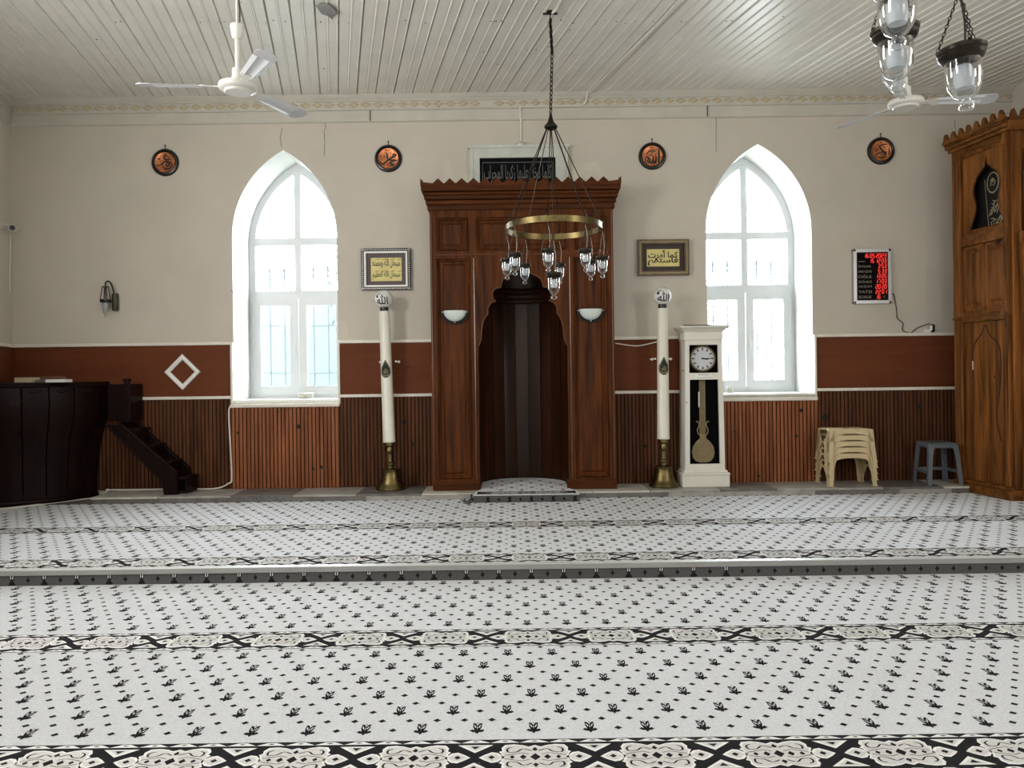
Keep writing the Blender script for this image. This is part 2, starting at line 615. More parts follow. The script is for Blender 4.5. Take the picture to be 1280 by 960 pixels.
def text2d(body, width=None, height=None, bold=0.0):
    """lettering outline as triangles, centred on the origin and scaled into width x height"""
    cu = bpy.data.curves.new('lettering', 'FONT')
    cu.body = body
    cu.resolution_u = 3
    cu.offset = bold
    o = bpy.data.objects.new('lettering', cu)
    C.objects.link(o)
    me = o.evaluated_get(bpy.context.evaluated_depsgraph_get()).to_mesh()
    vs = [(p.co.x, p.co.y) for p in me.vertices]
    fs = [list(p.vertices) for p in me.polygons]
    bpy.data.objects.remove(o)
    bpy.data.curves.remove(cu)
    x0, x1 = min(p[0] for p in vs), max(p[0] for p in vs)
    y0, y1 = min(p[1] for p in vs), max(p[1] for p in vs)
    sx = width / (x1 - x0) if width else None
    sy = height / (y1 - y0) if height else None
    sx, sy = sx or sy, sy or sx
    return [((p[0] - (x0 + x1) / 2) * sx, (p[1] - (y0 + y1) / 2) * sy) for p in vs], fs


def fine(vs, fs, n=2):
    vs = list(vs)
    fs = [[f[0], f[i], f[i + 1]] for f in fs for i in range(1, len(f) - 1)]
    for _ in range(n):
        mid, out = {}, []
        def mp(a, b):
            k = (min(a, b), max(a, b))
            if k not in mid:
                mid[k] = len(vs)
                vs.append(tuple((p + q) / 2 for p, q in zip(vs[a], vs[b])))
            return mid[k]
        for a, b, c in fs:
            ab, bc, cc = mp(a, b), mp(b, c), mp(c, a)
            out += [[a, ab, cc], [ab, b, bc], [cc, bc, c], [ab, bc, cc]]
        fs = out
    return vs, fs


def front(y):
    return lambda a, b, t=0.0: (a, y + t, b)


# ------------------------------------------------------------------ room shell
def arch(cx, w, zb, zs, zt, n=14):
    h = zt - zs
    k = (h * h - w * w) / (2 * w)
    R = w + k
    a1 = math.atan2(h, k)
    pts = [(cx - w, zb), (cx + w, zb)]
    for i in range(n + 1):
        a = a1 * i / n
        pts.append((cx - k + R * math.cos(a), zs + R * math.sin(a)))
    for i in range(n - 1, -1, -1):
        a = a1 * i / n
        pts.append((cx + k - R * math.cos(a), zs + R * math.sin(a)))
    return pts


WIN = [(-2.452, 0.568), (2.70, 0.572)]
ZSILL, ZSPR, ZTOP = 1.10, 2.90, 3.845
TH = 0.62
MX = 0.116                      # mihrab axis
w = MB()
outer = [(-6.2, 0), (MX - 0.62, 0), (MX - 0.62, 2.75), (MX + 0.62, 2.75), (MX + 0.62, 0), (6.2, 0), (6.2, 4.75), (-6.2, 4.75)]
holes = [arch(cx, hw, ZSILL, ZSPR, ZTOP) for cx, hw in WIN]
loops = [outer] + holes
flatp = [p for l in loops for p in l]
tris = tessellate_polygon([[Vector((p[0], p[1], 0)) for p in l] for l in loops])
n = len(flatp)
w.add([(p[0], YW, p[1]) for p in flatp] + [(p[0], YW + TH, p[1]) for p in flatp],
      [list(t) for t in tris] + [[n + i for i in t] for t in tris], 0)
for l, mi in ((outer, 0), (holes[0], 1), (holes[1], 1)):
    k = len(l)
    w.add([(p[0], YW, p[1]) for p in l] + [(p[0], YW + TH, p[1]) for p in l],
          [[i, (i + 1) % k, k + (i + 1) % k, k + i] for i in range(k)], mi)
wall_back = struct(w.build('wall_back', ['wall', 'reveal'], origin=(0, YW, 0)))

# left wall (splayed), right wall, rear wall
w = MB()
fnL = lambda a, b, t: (LWX(a) - t, a, b)
w.prism([(-4.0, 0), (8.36, 0), (8.36, 4.75), (-4.0, 4.75)], fnL, 0, 0.3)
wall_left = struct(w.build('wall_left', 'wall_side', origin=(-5, 4, 0)))
w = MB()
RWX = lambda y: 5.45 + 0.135 * (8.35 - y) * 0.6
w.prism([(-4.0, 0), (8.36, 0), (8.36, 4.75), (-4.0, 4.75)], lambda a, b, t: (RWX(a) + t, a, b), 0, 0.3)
struct(w.build('wall_right', 'wall_side', origin=(5.6, 4, 0)))
w = MB().box(-2.2, 6.6, -4.3, -4.0, 0, 4.75)
struct(w.build('wall_rear', 'wall_side'))

# floor: lower slab and the raised part
fl = MB().box(-6.2, 6.6, -4.3, 5.1, -0.2, 0.0).box(-6.2, 6.6, 5.1, 9.0, -0.2, ZU - 0.012)
floor = struct(fl.build('floor', 'floorbase', origin=(0, 3, 0)))

# ceiling: backing and painted boards running obliquely to the wall
cz = MB().prism([(-6.2, -4.2), (6.6, -4.2), (6.6, 8.5), (-6.2, 8.5)], lambda a, b, t: (a, b, CZ(b) + t), 0.03, 0.25)
ceiling = struct(cz.build('ceiling', 'ceil_gap', origin=(0, 4, 4.6)))
SK = -0.228
BW = 0.198
x = -6.2
i = 0
while x < 9.2:
    g0, g1 = x + 0.0022, x + BW - 0.0022 - random.choice([0, 0, 0.002])
    d = random.uniform(-0.003, 0.003)
    yb, ye = -4.0, 8.34
    f = lambda a, y, z: (a + SK * (y - 8.35), y, CZ(y) + z + d)
    b = MB()
    gm = (g0 + g1) / 2
    prof = [(g0, 0.03), (g0, 0.005), (g0 + 0.005, 0.0), (gm - 0.012, 0.0), (gm - 0.009, 0.004), (gm - 0.006, 0.0), (gm + 0.005, -0.006), (gm + 0.011, 0.0), (g1 - 0.016, 0.0), (g1 - 0.009, -0.007), (g1 - 0.003, 0.0), (g1, 0.005), (g1, 0.03)]
    # clip the long boards at the side walls
    def ylim(a):
        lo, hi = yb, ye
        for _ in range(60):
            if a + SK * (lo - 8.35) > 6.3:
                lo += 0.2
        for _ in range(60):
            if a + SK * (hi - 8.35) < -6.1 and hi > lo:
                hi -= 0.2
        return lo, hi
    lo, hi = ylim(x)
    if hi - lo > 0.5:
        vs = [f(a, lo, z) for a, z in prof] + [f(a, hi, z) for a, z in prof]
        k = len(prof)
        b.add(vs, [[q, (q + 1) % k, k + (q + 1) % k, k + q] for q in range(k)] + [list(range(k)), list(range(k, 2 * k))])
        b.build('ceiling_board', 'ceiling', ceiling, smooth=False)
    x += BW
    i += 1
# nails of the ceiling boards and a torn scrap at a board joint
nb = MB()
for q in range(60):
    p = PC(random.uniform(120, 1180), random.choice([26, 27, 28]) + random.uniform(-1, 1)) if q < 40 else PC(random.uniform(100, 1200), random.uniform(2, 110))
    nb.lathe([(0, -0.004), (0.006, -0.003), (0.006, 0.004)], 6, (p.x, p.y, CZ(p.y)))
stuff(nb.build('nail_heads', 'brass_dark', ceiling))
pc = PC(409, 11)
tp = MB()
pts = [(-0.09, 0.1), (-0.02, 0.13), (0.05, 0.12), (0.085, 0.02), (0.10, -0.06), (0.03, -0.13), (0.0, -0.21), (-0.03, -0.12), (-0.08, -0.06)]
tp.prism(pts, lambda a, b, t: (pc.x + a * 0.75, pc.y - b * 0.9, CZ(pc.y - b * 0.9) - 0.004 - t - abs(a) * 0.12), 0, 0.004)
tp.build('torn_patch', 'marble3', ceiling)

# cornice on the back wall: crown, lozenge band, fascia
cn = MB()
prof = [(0.0, 4.42), (0.10, 4.42), (0.10, 4.40), (0.085, 4.385), (0.07, 4.372), (0.055, 4.362), (0.055, 4.35), (0.038, 4.345),
        (0.038, 4.275), (0.05, 4.268), (0.05, 4.255), (0.028, 4.25), (0.028, 4.145), (0.02, 4.135), (0.0, 4.13)]
k = len(prof)
xa, xb = -5.44, 5.62
vs = [(xx, YW - d, z) for xx in (xa, xb) for d, z in prof]
cn.add(vs, [[q, q + 1, k + q + 1, k + q] for q in range(k - 1)])
trim_1 = struct(cn.build('trim_1', 'cream', origin=(0, YW, 4.3), smooth=False), 'painted ceiling cornice with a lozenge band')
lz = None
xx = xa + 0.1
while xx < xb - 0.1:
    if not (-0.32 < xx < -0.18):
        hw, hh, y0 = 0.065, 0.035, YW - 0.038
        if lz is None:
            m_ = MB().add([(-hw, 0, 0), (0, 0, -hh), (hw, 0, 0), (0, 0, hh), (-hw * .55, -0.014, 0), (0, -0.014, -hh * .55), (hw * .55, -0.014, 0), (0, -0.014, hh * .55)],
                          [(0, 1, 5, 4), (1, 2, 6, 5), (2, 3, 7, 6), (3, 0, 4, 7), (4, 5, 6, 7)])
            lz = m_.build('lozenge', 'lozenge', trim_1, world=False, smooth=False)
            q_ = lz
        else:
            q_ = lz.copy()
            C.objects.link(q_)
        q_.location = (xx, y0 - YW, 4.31 - 4.3)
    xx += 0.131
jn = MB()
for px, z0, z1 in ((463, 4.14, 4.26), (549, 4.27, 4.36), (883, 4.14, 4.26)):
    X = P(px, 130).x
    jn.box(X - 0.004, X + 0.004, YW - 0.042, YW - 0.02, z0, z1)
jn.build('joint', 'ceil_gap', trim_1)
# cornice of the left wall
cl = MB()
for y0, y1 in ((-4.0, 8.3),):
    vs = [(LWX(yy) + d * 0.9, yy, z) for yy in (y0, y1) for d, z in [(p[0], p[1] + (CZ(yy) - 4.41) if False else p[1]) for p in prof]]
    cl.add(vs, [[q, q + 1, k + q + 1, k + q] for q in range(k - 1)])
struct(cl.build('trim_2', 'cream', smooth=False), 'painted cornice of the left wall')

# ------------------------------------------------------------------ dado of the back wall
ZR1, ZR0 = 1.735, 1.165
XL = -5.40
sections = [(XL, -3.045, 'bead_dark'), (-1.875, MX - 0.93, 'bead_dark'), (MX + 0.93, 2.10, 'bead_dark'), (3.30, 5.0, 'bead_dark')]
for x0, x1, mt in sections:
    p = MB().box(x0, x1, YW - 0.022, YW - 0.001, ZR0, ZR1, 0.003)
    p.build('dado_panel', 'panel', wall_back)
    t = MB().box(x0, x1, YW - 0.04, YW - 0.001, ZR1, ZR1 + 0.036, 0.006)
    t.build('dado_rail', 'rail', wall_back)
    t = MB().box(x0, x1, YW - 0.045, YW - 0.001, ZR0 - 0.015, ZR0 + 0.018, 0.006)
    t.build('dado_rail', 'rail', wall_back)


def beadboard(x0, x1, z0, z1, y, mt):
    b = MB()
    pitch = 0.041
    nn = max(1, round((x1 - x0) / pitch))
    pitch = (x1 - x0) / nn
    line = []
    for q in range(nn):
        a = x0 + q * pitch
        dj = random.uniform(0, 0.0025)
        line += [(a, y + 0.014), (a + 0.007, y + 0.014), (a + 0.009, y + 0.002 + dj), (a + 0.014, y + dj), (a + pitch - 0.006, y + dj), (a + pitch - 0.001, y + 0.002 + dj)]
    line.append((x1, y + 0.014))
    vs = [(q[0], q[1], z0) for q in line] + [(q[0], q[1], z1) for q in line]
    kk = len(line)
    for q in range(kk - 1):
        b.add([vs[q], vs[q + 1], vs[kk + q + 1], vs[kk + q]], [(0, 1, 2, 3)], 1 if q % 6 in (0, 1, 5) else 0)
    b.add([(x0, y + 0.014, z1), (x1, y + 0.014, z1), (x1, YW - 0.001, z1), (x0, YW - 0.001, z1)], [(0, 1, 2, 3)])
    for xx in (x0, x1):
        b.add([(xx, y + 0.014, z0), (xx, y + 0.014, z1), (xx, YW - 0.001, z1), (xx, YW - 0.001, z0)], [(0, 1, 2, 3)])
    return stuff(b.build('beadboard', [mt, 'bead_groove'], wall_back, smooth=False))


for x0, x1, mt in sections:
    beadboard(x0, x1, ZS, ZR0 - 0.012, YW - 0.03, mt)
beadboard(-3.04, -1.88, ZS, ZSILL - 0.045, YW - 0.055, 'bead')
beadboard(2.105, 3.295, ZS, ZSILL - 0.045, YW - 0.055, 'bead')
kn = MB()
for px, py, r_, yy in ((373, 533, 2.6, .055), (391, 586, 2.2, .055), (402, 584, 1.8, .055), (347, 515, 1.5, .055), (505, 527, 3, .03), (516, 555, 2.2, .03), (549, 573, 1.8, .03), (1001, 513, 2.4, .055), (995, 545, 2.4, .055),
                       (918, 539, 1.6, .055), (948, 595, 1.8, .055), (1031, 522, 4, .03), (1150, 508, 3.2, .03), (1121, 498, 1.6, .03), (806, 558, 2.4, .03), (297, 541, 1.6, .055)):
    p = P(px, py, YW - yy)
    kn.flat([(p.x + r_ * .0086 * random.uniform(.7, 1.1) * math.cos(q * PI / 4), p.z + 1.3 * r_ * .0086 * random.uniform(.7, 1.1) * math.sin(q * PI / 4)) for q in range(8)], front(YW - yy - 0.001))
stuff(kn.build('wood_knots', 'blackmatte', wall_back, smooth=False))
for cx, hw in WIN:      # white strips beside the window recesses
    for s in (-1, 1):
        xx = cx + s * (hw + 0.012)
        MB().box(xx - 0.012, xx + 0.012, YW - 0.045, YW - 0.001, ZSILL - 0.02, ZR1 + 0.03, 0.004).build('corner_strip', 'rail', wall_back)
# crack lines in the plaster
ck = MB()
for pts in ([(406, 152), (407, 160), (405, 163), (406, 178), (405, 195)], [(289, 362), (292, 367)], [(352, 184), (350, 172), (353, 160)], [(895, 146), (895, 190)], [(1193, 150), (1194, 165)]):
    q = [P(*a) for a in pts]
    ck.stroke([(a.x, a.z) for a in q], 0.006, front(YW - 0.0012))
ck.build('plaster_crack', 'ceil_gap', wall_back)
pt = MB()
for poly in ([(552, 232), (556, 199), (563, 200), (566, 222), (586, 216), (586, 232)], [(716, 205), (748, 202), (756, 228), (712, 228)], [(424, 425), (424, 398), (434, 404), (435, 420), (441, 426)]):
    q = [P(*a) for a in poly]
    pt.flat([(a.x, a.z) for a in q], front(YW - 0.001))
M['patch'] = plain('pale_plaster_patch', (204, 197, 181), 0.8, var=0.03, scale=6)
pt.build('plaster_patch', 'patch', wall_back)

# dado of the left wall
b = MB().prism([(6.0, ZR0), (8.33, ZR0), (8.33, ZR1), (6.0, ZR1)], lambda a, c, t: (LWX(a) + t, a, c), 0.001, 0.022)
b.build('dado_panel', 'panel', wall_left)
b = MB().prism([(6.0, ZU), (8.33, ZU), (8.33, ZR0), (6.0, ZR0)], lambda a, c, t: (LWX(a) + t, a, c), 0.001, 0.03)
b.build('dado_panel', 'bead_dark', wall_left)
b = MB().prism([(6.0, ZR1), (8.33, ZR1), (8.33, ZR1 + 0.036), (6.0, ZR1 + 0.036)], lambda a, c, t: (LWX(a) + t, a, c), 0.001, 0.04)
b.build('dado_rail', 'rail', wall_left)

# ------------------------------------------------------------------ windows
def window(nm, cx, hw, mull):
    yf = YW + 0.53
    fr = MB()
    o_ = arch(cx, hw - 0.001, ZSILL + 0.035, ZSPR, ZTOP)
    i_ = arch(cx, hw - 0.075, ZSILL + 0.105, ZSPR, ZTOP - 0.10)
    fr.prism(o_, front(yf), 0, 0.07, holes=[i_])
    root = struct(fr.build(nm, 'pvc', origin=(cx, yf, ZSILL)), 'pointed arch window with white frame in a deep white recess')
    zt2, zt1 = 2.945, 2.33
    m = cx
    b = MB().box(m - 0.042, m + 0.042, yf - 0.008, yf + 0.06, zt1, ZTOP - 0.085, 0.008)
    b.build('mullion', 'pvc', root)
    b = MB().box(cx - hw + 0.03, cx + hw - 0.03, yf - 0.006, yf + 0.06, zt2 - 0.045, zt2 + 0.045, 0.008)
    b.build('transom', 'pvc', root)
    b = MB().box(cx - hw + 0.03, cx + hw - 0.03, yf - 0.006, yf + 0.06, zt1 - 0.05, zt1 + 0.05, 0.008)
    b.build('transom', 'pvc', root)
    # arched panes above, square panes in the middle
    ia = arch(cx, hw - 0.07, zt1, ZSPR, ZTOP - 0.095)
    for s in (-1, 1):
        up = []
        for p in ia:
            xx = max(p[0], m + 0.03) if s > 0 else min(p[0], m - 0.03)
            up.append((xx, max(p[1], zt2 + 0.03)))
        cl_ = [up[0]]
        for p in up[1:]:
            if math.hypot(p[0] - cl_[-1][0], p[1] - cl_[-1][1]) > 1e-4:
                cl_.append(p)
        b = MB()
        b.flat(cl_, front(yf + 0.03))
        b.build('pane', 'pane', root, smooth=False)
        a0, a1 = (m + 0.03, cx + hw - 0.05) if s > 0 else (cx - hw + 0.05, m - 0.03)
        b = MB().add([(a0, yf + 0.03, zt1 + 0.03), (a1, yf + 0.03, zt1 + 0.03), (a1, yf + 0.03, zt2 - 0.03), (a0, yf + 0.03, zt2 - 0.03)], [(0, 1, 2, 3)])
        b.build('pane', 'pane', root, smooth=False)
        # casement below
        e0, e1 = (m + 0.006, cx + hw - 0.045) if s > 0 else (cx - hw + 0.045, m - 0.006)
        z0, z1 = ZSILL + 0.075, zt1 - 0.035
        b = MB()
        b.prism([(e0, z0), (e1, z0), (e1, z1), (e0, z1)], front(yf - 0.022), 0, 0.06,
                holes=[[(e0 + 0.085, z0 + 0.095), (e1 - 0.085, z0 + 0.095), (e1 - 0.085, z1 - 0.085), (e0 + 0.085, z1 - 0.085)]])
        b.prism([(e0 + 0.07, z0 + 0.08), (e1 - 0.07, z0 + 0.08), (e1 - 0.07, z1 - 0.07), (e0 + 0.07, z1 - 0.07)], front(yf - 0.016), 0, 0.03,
                holes=[[(e0 + 0.092, z0 + 0.102), (e1 - 0.092, z0 + 0.102), (e1 - 0.092, z1 - 0.092), (e0 + 0.092, z1 - 0.092)]])
        sash = b.build('sash', 'pvc', root)
        b = MB().add([(e0 + 0.08, yf + 0.01, z0 + 0.09), (e1 - 0.08, yf + 0.01, z0 + 0.09), (e1 - 0.08, yf + 0.01, z1 - 0.08), (e0 + 0.08, yf + 0.01, z1 - 0.08)], [(0, 1, 2, 3)])
        b.build('pane', 'pane', sash, smooth=False)
        hx = e1 if s > 0 else e0
        b = MB()
        for zz in (z0 + 0.1, z0 + 0.62, z1 - 0.25):
            b.tube([(hx, yf - 0.03, zz - 0.035), (hx, yf - 0.03, zz + 0.035)], 0.009, 8)
        b.build('hinge', 'pvc', sash)
    b = MB().box(m + (0.03 if cx > 0 else -0.05), m + (0.055 if cx > 0 else -0.025), yf - 0.034, yf - 0.02, 1.72, 1.80, 0.004)
    b.tube([(m + (0.042 if cx > 0 else -0.038), yf - 0.045, 1.77), (m + (0.042 if cx > 0 else -0.038), yf - 0.05, 1.64)], 0.009, 8)
    b.build('handle', 'white', root)
    # sill board and its front edge
    b = MB().box(cx - hw + 0.002, cx + hw - 0.002, YW - 0.005, YW + TH, ZSILL, ZSILL + 0.035, 0.004)
    b.build('sill', 'white', root)
    b = MB().box(cx - hw - 0.02, cx + hw + 0.02, YW - 0.075, YW + 0.01, ZSILL - 0.046, ZSILL - 0.005, 0.008)
    b.build('sill_edge', 'rail', root)
    if cx > 0:
        b = MB().box(cx - hw + 0.01, cx + hw - 0.01, YW - 0.06, YW + 0.02, ZSILL - 0.006, ZSILL + 0.03, 0.01)
        b.build('sill_edge', 'marble2', root)
    return root


window('window_1', WIN[0][0], WIN[0][1], 0)
window('window_2', WIN[1][0], WIN[1][1], 0)

# outside: paving, a pale house wall, iron grilles, a bush
g = MB().box(-9, 9, YW + TH + 0.02, 20, -0.3, -0.05)
struct(g.build('floor_outside', 'ground_out'), 'paved yard outside the windows')
def grille(cx, label):
    o = thing('window_grille', label, 'grille', (cx, YW + TH + 0.28, 0.9))
    for q in range(8):
        xx = cx - 0.62 + q * 0.175
        b = MB().tube([(xx, YW + TH + 0.28, 0.9), (xx, YW + TH + 0.28, 2.62)], 0.011, 6)
        b.lathe([(0.0, 0.14), (0.022, 0.05), (0.012, 0.0), (0.02, -0.03), (0.009, -0.05)][::-1], 6, (xx, YW + TH + 0.28, 2.62))
        b.build('bar', 'iron', o)
    for zz in (1.45, 2.02):
        pts = smooth_path([(cx - 0.7 + 1.4 * q / 6, YW + TH + 0.28, zz - 0.03 * math.sin(PI * q / 6)) for q in range(7)], 3)
        pts = [(cx - 0.7, YW + TH + 0.001, zz)] + pts + [(cx + 0.7, YW + TH + 0.001, zz)]
        b = MB().tube(pts, 0.007, 6)
        b.build('rail', 'iron', o)
grille(WIN[0][0], 'pale iron spear-top grille outside the left arched window')
grille(WIN[1][0], 'pale iron spear-top grille outside the right arched window')
b = MB().box(-7.5, -0.5, 13.0, 13.3, -0.05, 2.75, 0.02)
tag(b.build('garden_wall', 'outwall'), 'pale aqua garden wall seen through the left window', 'wall')
hs = thing('house', 'pale house with tiled roof faintly seen through the right window', 'house', (3.2, 15.0, -0.05))
MB().box(1.2, 4.0, 15.0, 18.0, -0.05, 2.3, 0.02).build('house_wall', 'brick', hs)
rf = MB()
for r_ in range(6):
    rf.prism([(1.0, 0), (4.2, 0), (4.2, 0.05), (1.0, 0.05)], lambda a, c, t, r_=r_: (a, 14.7 + r_ * 0.28 + t, 2.3 + r_ * 0.14 + c), 0, 0.34)
rf.build('roof', 'brick', hs)
tr = thing('tree', 'grey green tree hazily seen through the right panes of left window', 'tree', (-2.55, 12.0, -0.05))
MB().tube([(-2.55, 12.0, -0.05), (-2.5, 12.0, 1.6), (-2.45, 12.0, 2.6)], [0.09, 0.07, 0.04], 8).build('trunk', 'brass_dark', tr)
lf = MB()
for q in range(420):
    a, e, r_ = random.uniform(0, 2 * PI), random.uniform(-1, 1), random.uniform(0.2, 0.62)
    c_ = Vector((-2.35 + r_ * math.cos(a) * math.sqrt(1 - e * e), 12 + r_ * math.sin(a) * math.sqrt(1 - e * e), 2.75 + r_ * 1.3 * e))
    d1 = Vector((random.uniform(-1, 1), random.uniform(-1, 1), random.uniform(-1, 1))).normalized() * 0.07
    d2 = d1.orthogonal().normalized() * 0.03
    lf.add([c_ - d1, c_ + d2, c_ + d1, c_ - d2], [(0, 1, 2, 3)])
stuff(lf.build('foliage', 'leaf', tr, smooth=False))

# ------------------------------------------------------------------ marble plinth along the back wall
YP = 7.82
PX0, PX1 = P(113, 616, YP).x, P(1234, 612, YP).x
b = MB().box(PX0 + 0.02, PX1 - 0.01, YP + 0.02, YW - 0.002, ZU - 0.01, ZS - 0.02)
trim_3 = struct(b.build('trim_3', 'marble3', origin=(0, 8.1, ZU)), 'marble plinth of grey tiles along the back wall')
x = PX0
mid = MX
while x < PX1 - 0.05:
    ln = random.uniform(0.42, 0.75)
    x1 = min(x + ln, PX1)
    if PX1 - x1 < 0.2:
        x1 = PX1
    sk0 = 0.0 if x == PX0 else 0.0
    y1 = YW - 0.003
    poly = [(x + 0.004, YP - 0.012), (x1 - 0.004, YP - 0.012), (x1 - 0.004, y1), (x + 0.004, y1)]
    if x1 < MX - 0.62 or x > MX + 0.62:
        pass
    b = MB().prism(poly, lambda a, c, t: (a, c, t), ZS - 0.02, ZS + random.uniform(-0.0015, 0.0))
    b.build('marble_tile', random.choice(['marble', 'marble2', 'marble3']), trim_3, smooth=False)
    x = x1
x = PX0 + 0.02
while x < PX1 - 0.05:
    x1 = min(x + random.uniform(0.35, 0.95), PX1 - 0.005)
    if PX1 - x1 < 0.15:
        x1 = PX1 - 0.005
    b = MB().box(x + 0.001, x1 - 0.001, YP - random.uniform(0, 0.006), YP + 0.022, ZU - 0.005, ZS - 0.0205, 0.003)
    b.build('marble_tile', random.choice(['marble', 'marble3', 'marble3']), trim_3, smooth=False)
    x = x1

# ------------------------------------------------------------------ carpets
FW = 0.2148


def flower(mb, fn, x, y, s=1.0):
    sx, sy = 0.0265 * s, 0.092 * s
    T = lambda a, c: fn(x + a * sx, y + c * sy)
    mb.flat([(-1.1, .25), (-.75, .38), (-.45, .32), (-.25, .43), (0, .34), (.25, .43), (.45, .32), (.75, .38), (1.1, .25), (.6, .12), (.3, .12), (0, -.04), (-.3, .12), (-.6, .12)], T, 1)
    for q in (-1, 1):
        pth = [(0.04 * q, .36), (.38 * q, .44), (.54 * q, .62), (.58 * q, .88), (.28 * q, .82), (.05 * q, .62)]
        mb.stroke(pth, 0.2, T, 1)
        mb.stroke([(0.04 * q, .36), (.16 * q, .52), (.05 * q, .62)], 0.12, T, 1)
    mb.flat([(-.1, .93), (0, .88), (.1, .93), (0, 1.0)], T, 1)


def dash(mb, fn, x, y, s=1.0):
    T = lambda a, c: fn(x + a * 0.0165 * s, y + c * 0.026 * s)
    mb.flat([(-1, 0), (-.45, .3), (0, .62), (.45, .3), (1, 0), (.45, -.3), (0, -.55), (-.45, -.3)], T, 1)


def field(mb, fn, rows, offA, offB, x0, x1):
    for r, y in enumerate(rows):
        off = offA if r % 2 == 0 else offB
        n0 = math.ceil((x0 - off) / FW)
        n1 = math.floor((x1 - off) / FW)
        for q in range(n0, n1 + 1):
            flower(mb, fn, off + q * FW, y)
        for q in range(n0 - 1, n1 + 1):
            xx = off + (q + 0.5) * FW
            if x0 < xx < x1:
                dash(mb, fn, xx, y + 0.035)
        dy = 0.5 * ((rows[r + 1] - y) if r + 1 < len(rows) else (y - rows[r - 1]))
        for q in range(2 * n0 - 2, 2 * n1 + 3):
            xx = off + (q / 2 + 0.25) * FW
            if x0 < xx < x1:
                dash(mb, fn, xx, y + 0.035 + dy)


def border(mb, lay, y0, y1, off, x0, x1):
    """dark band of lobed cartouches between two lozenge edgings; lay(h) maps to height step h"""
    f1, f2, f3, f4 = lay(1), lay(2), lay(3), lay(4)
    W = y1 - y0
    e = 0.036
    mb.flat([(x0, y0), (x1, y0), (x1, y1), (x0, y1)], f1, 1)
    per = FW * 2
    n0, n1 = math.floor((x0 - off) / per), math.ceil((x1 - off) / per)
    cl = lambda v: min(max(v, x0), x1)
    for ya, yb in ((y0 + 0.006, y0 + e - 0.009), (y1 - e + 0.009, y1 - 0.006)):
        st = per / 4
        for q in range(n0 * 4, n1 * 4 + 4):
            xx = off + q * st
            if xx - st / 2 < x0 or xx + st / 2 > x1:
                continue
            h = st * 0.5
            mb.flat([(xx - h, ya), (xx - h * .3, yb), (xx + h * .3, yb), (xx + h, ya)], f2, 2)
            mb.flat([(xx - h * .25, (ya + yb) / 2), (xx, (ya + yb) / 2 + .004), (xx + h * .25, (ya + yb) / 2), (xx, (ya + yb) / 2 - .004)], f3, 1)
    yc = (y0 + y1) / 2
    hh = (W / 2 - e)
    body = [(0, .93), (.10, .80), (.2, .92), (.34, 1.0), (.50, .96), (.56, .72), (.545, .50), (.60, .42), (.56, .25), (.55, 0)]
    body = body + [(a, -c) for a, c in body[-2::-1]]
    full = body + [(-a, -c) for a, c in body[1:-1]]
    for q in range(n0, n1 + 1):
        xx = off + q * per
        if xx - per * .5 < x0 - 1e-3 or xx + per * .5 > x1 + 1e-3:
            continue
        T2 = lambda a, c, k=1.0: f2(xx + a * per * .5 * k, yc + c * hh * k * 0.96)
        T3 = lambda a, c, k=0.93: f3(xx + a * per * .5 * k, yc + c * hh * (k - .03) * 0.96)
        T4 = lambda a, c: f4(xx + a * per * .5, yc + c * hh * 0.96)
        mb.flat(full, T2, 2)
        mb.flat(full, T3, 3)
        for s in (-1, 1):
            alm = [(.50 * s, .0), (.62 * s, .34), (.72 * s, .40), (.84 * s, .2), (.93 * s, 0), (.84 * s, -.2), (.72 * s, -.40), (.62 * s, -.34)]
            mb.flat(alm, T2, 2)
            cxa = .715 * s
            mb.flat([(cxa + (a - cxa) * .72, c * .70) for a, c in alm], lambda a, c: f3(xx + a * per * .5, yc + c * hh * .96), 3)
            mb.flat([(.66 * s, 0), (.72 * s, .14), (.78 * s, 0), (.72 * s, -.14)], T4, 1)
            for a0, r_ in ((.20, .12), (.38, .09)):
                mb.flat([(s * (a0 - .5 * r_), 0), (s * a0, 1.5 * r_), (s * (a0 + .5 * r_), 0), (s * a0, -1.5 * r_)], T4, 1)
            for t in (-1, 1):
                mb.stroke(smooth_path([(.06 * s, .46 * t), (.2 * s, .62 * t), (.30 * s, .40 * t), (.44 * s, .36 * t), (.46 * s, .62 * t), (.38 * s, .74 * t)], 3), 0.035, T4, 1)
                mb.stroke([(.1 * s, .2 * t), (.22 * s, .3 * t), (.36 * s, .22 * t), (.5 * s, .12 * t)], 0.03, T4, 1)
                mb.stroke(smooth_path([(.14 * s, .80 * t), (.24 * s, .70 * t), (.34 * s, .84 * t), (.48 * s, .80 * t)], 3), 0.03, T2, 2)
        mb.flat([(-.09, 0), (0, .26), (.09, 0), (0, -.26)], T4, 1)
        mb.flat([(-.05, .55), (0, .75), (.05, .55), (0, .45)], T4, 1)
        mb.flat([(-.05, -.55), (0, -.45), (.05, -.55), (0, -.75)], T4, 1)
        # triangles above and below the crossing on the right
        x2 = xx + per * .5
        if x2 + per * .25 <= x1:
            for t in (-1, 1):
                D = lambda a, c, f: f(x2 + a * per * .5, yc + c * hh * 0.96 * t)
                mb.flat([(-.30, .97), (0, .36), (.30, .97)], lambda a, c: D(a, c, f2), 2)
                mb.flat([(-.19, .90), (0, .52), (.19, .90)], lambda a, c: D(a, c, f3), 3)
                mb.flat([(-.08, .84), (0, .62), (.08, .84)], lambda a, c: D(a, c, f4), 1)


def flatlay(z):
    return lambda h: (lambda a, c: (a, c, z + h * 0.0005))


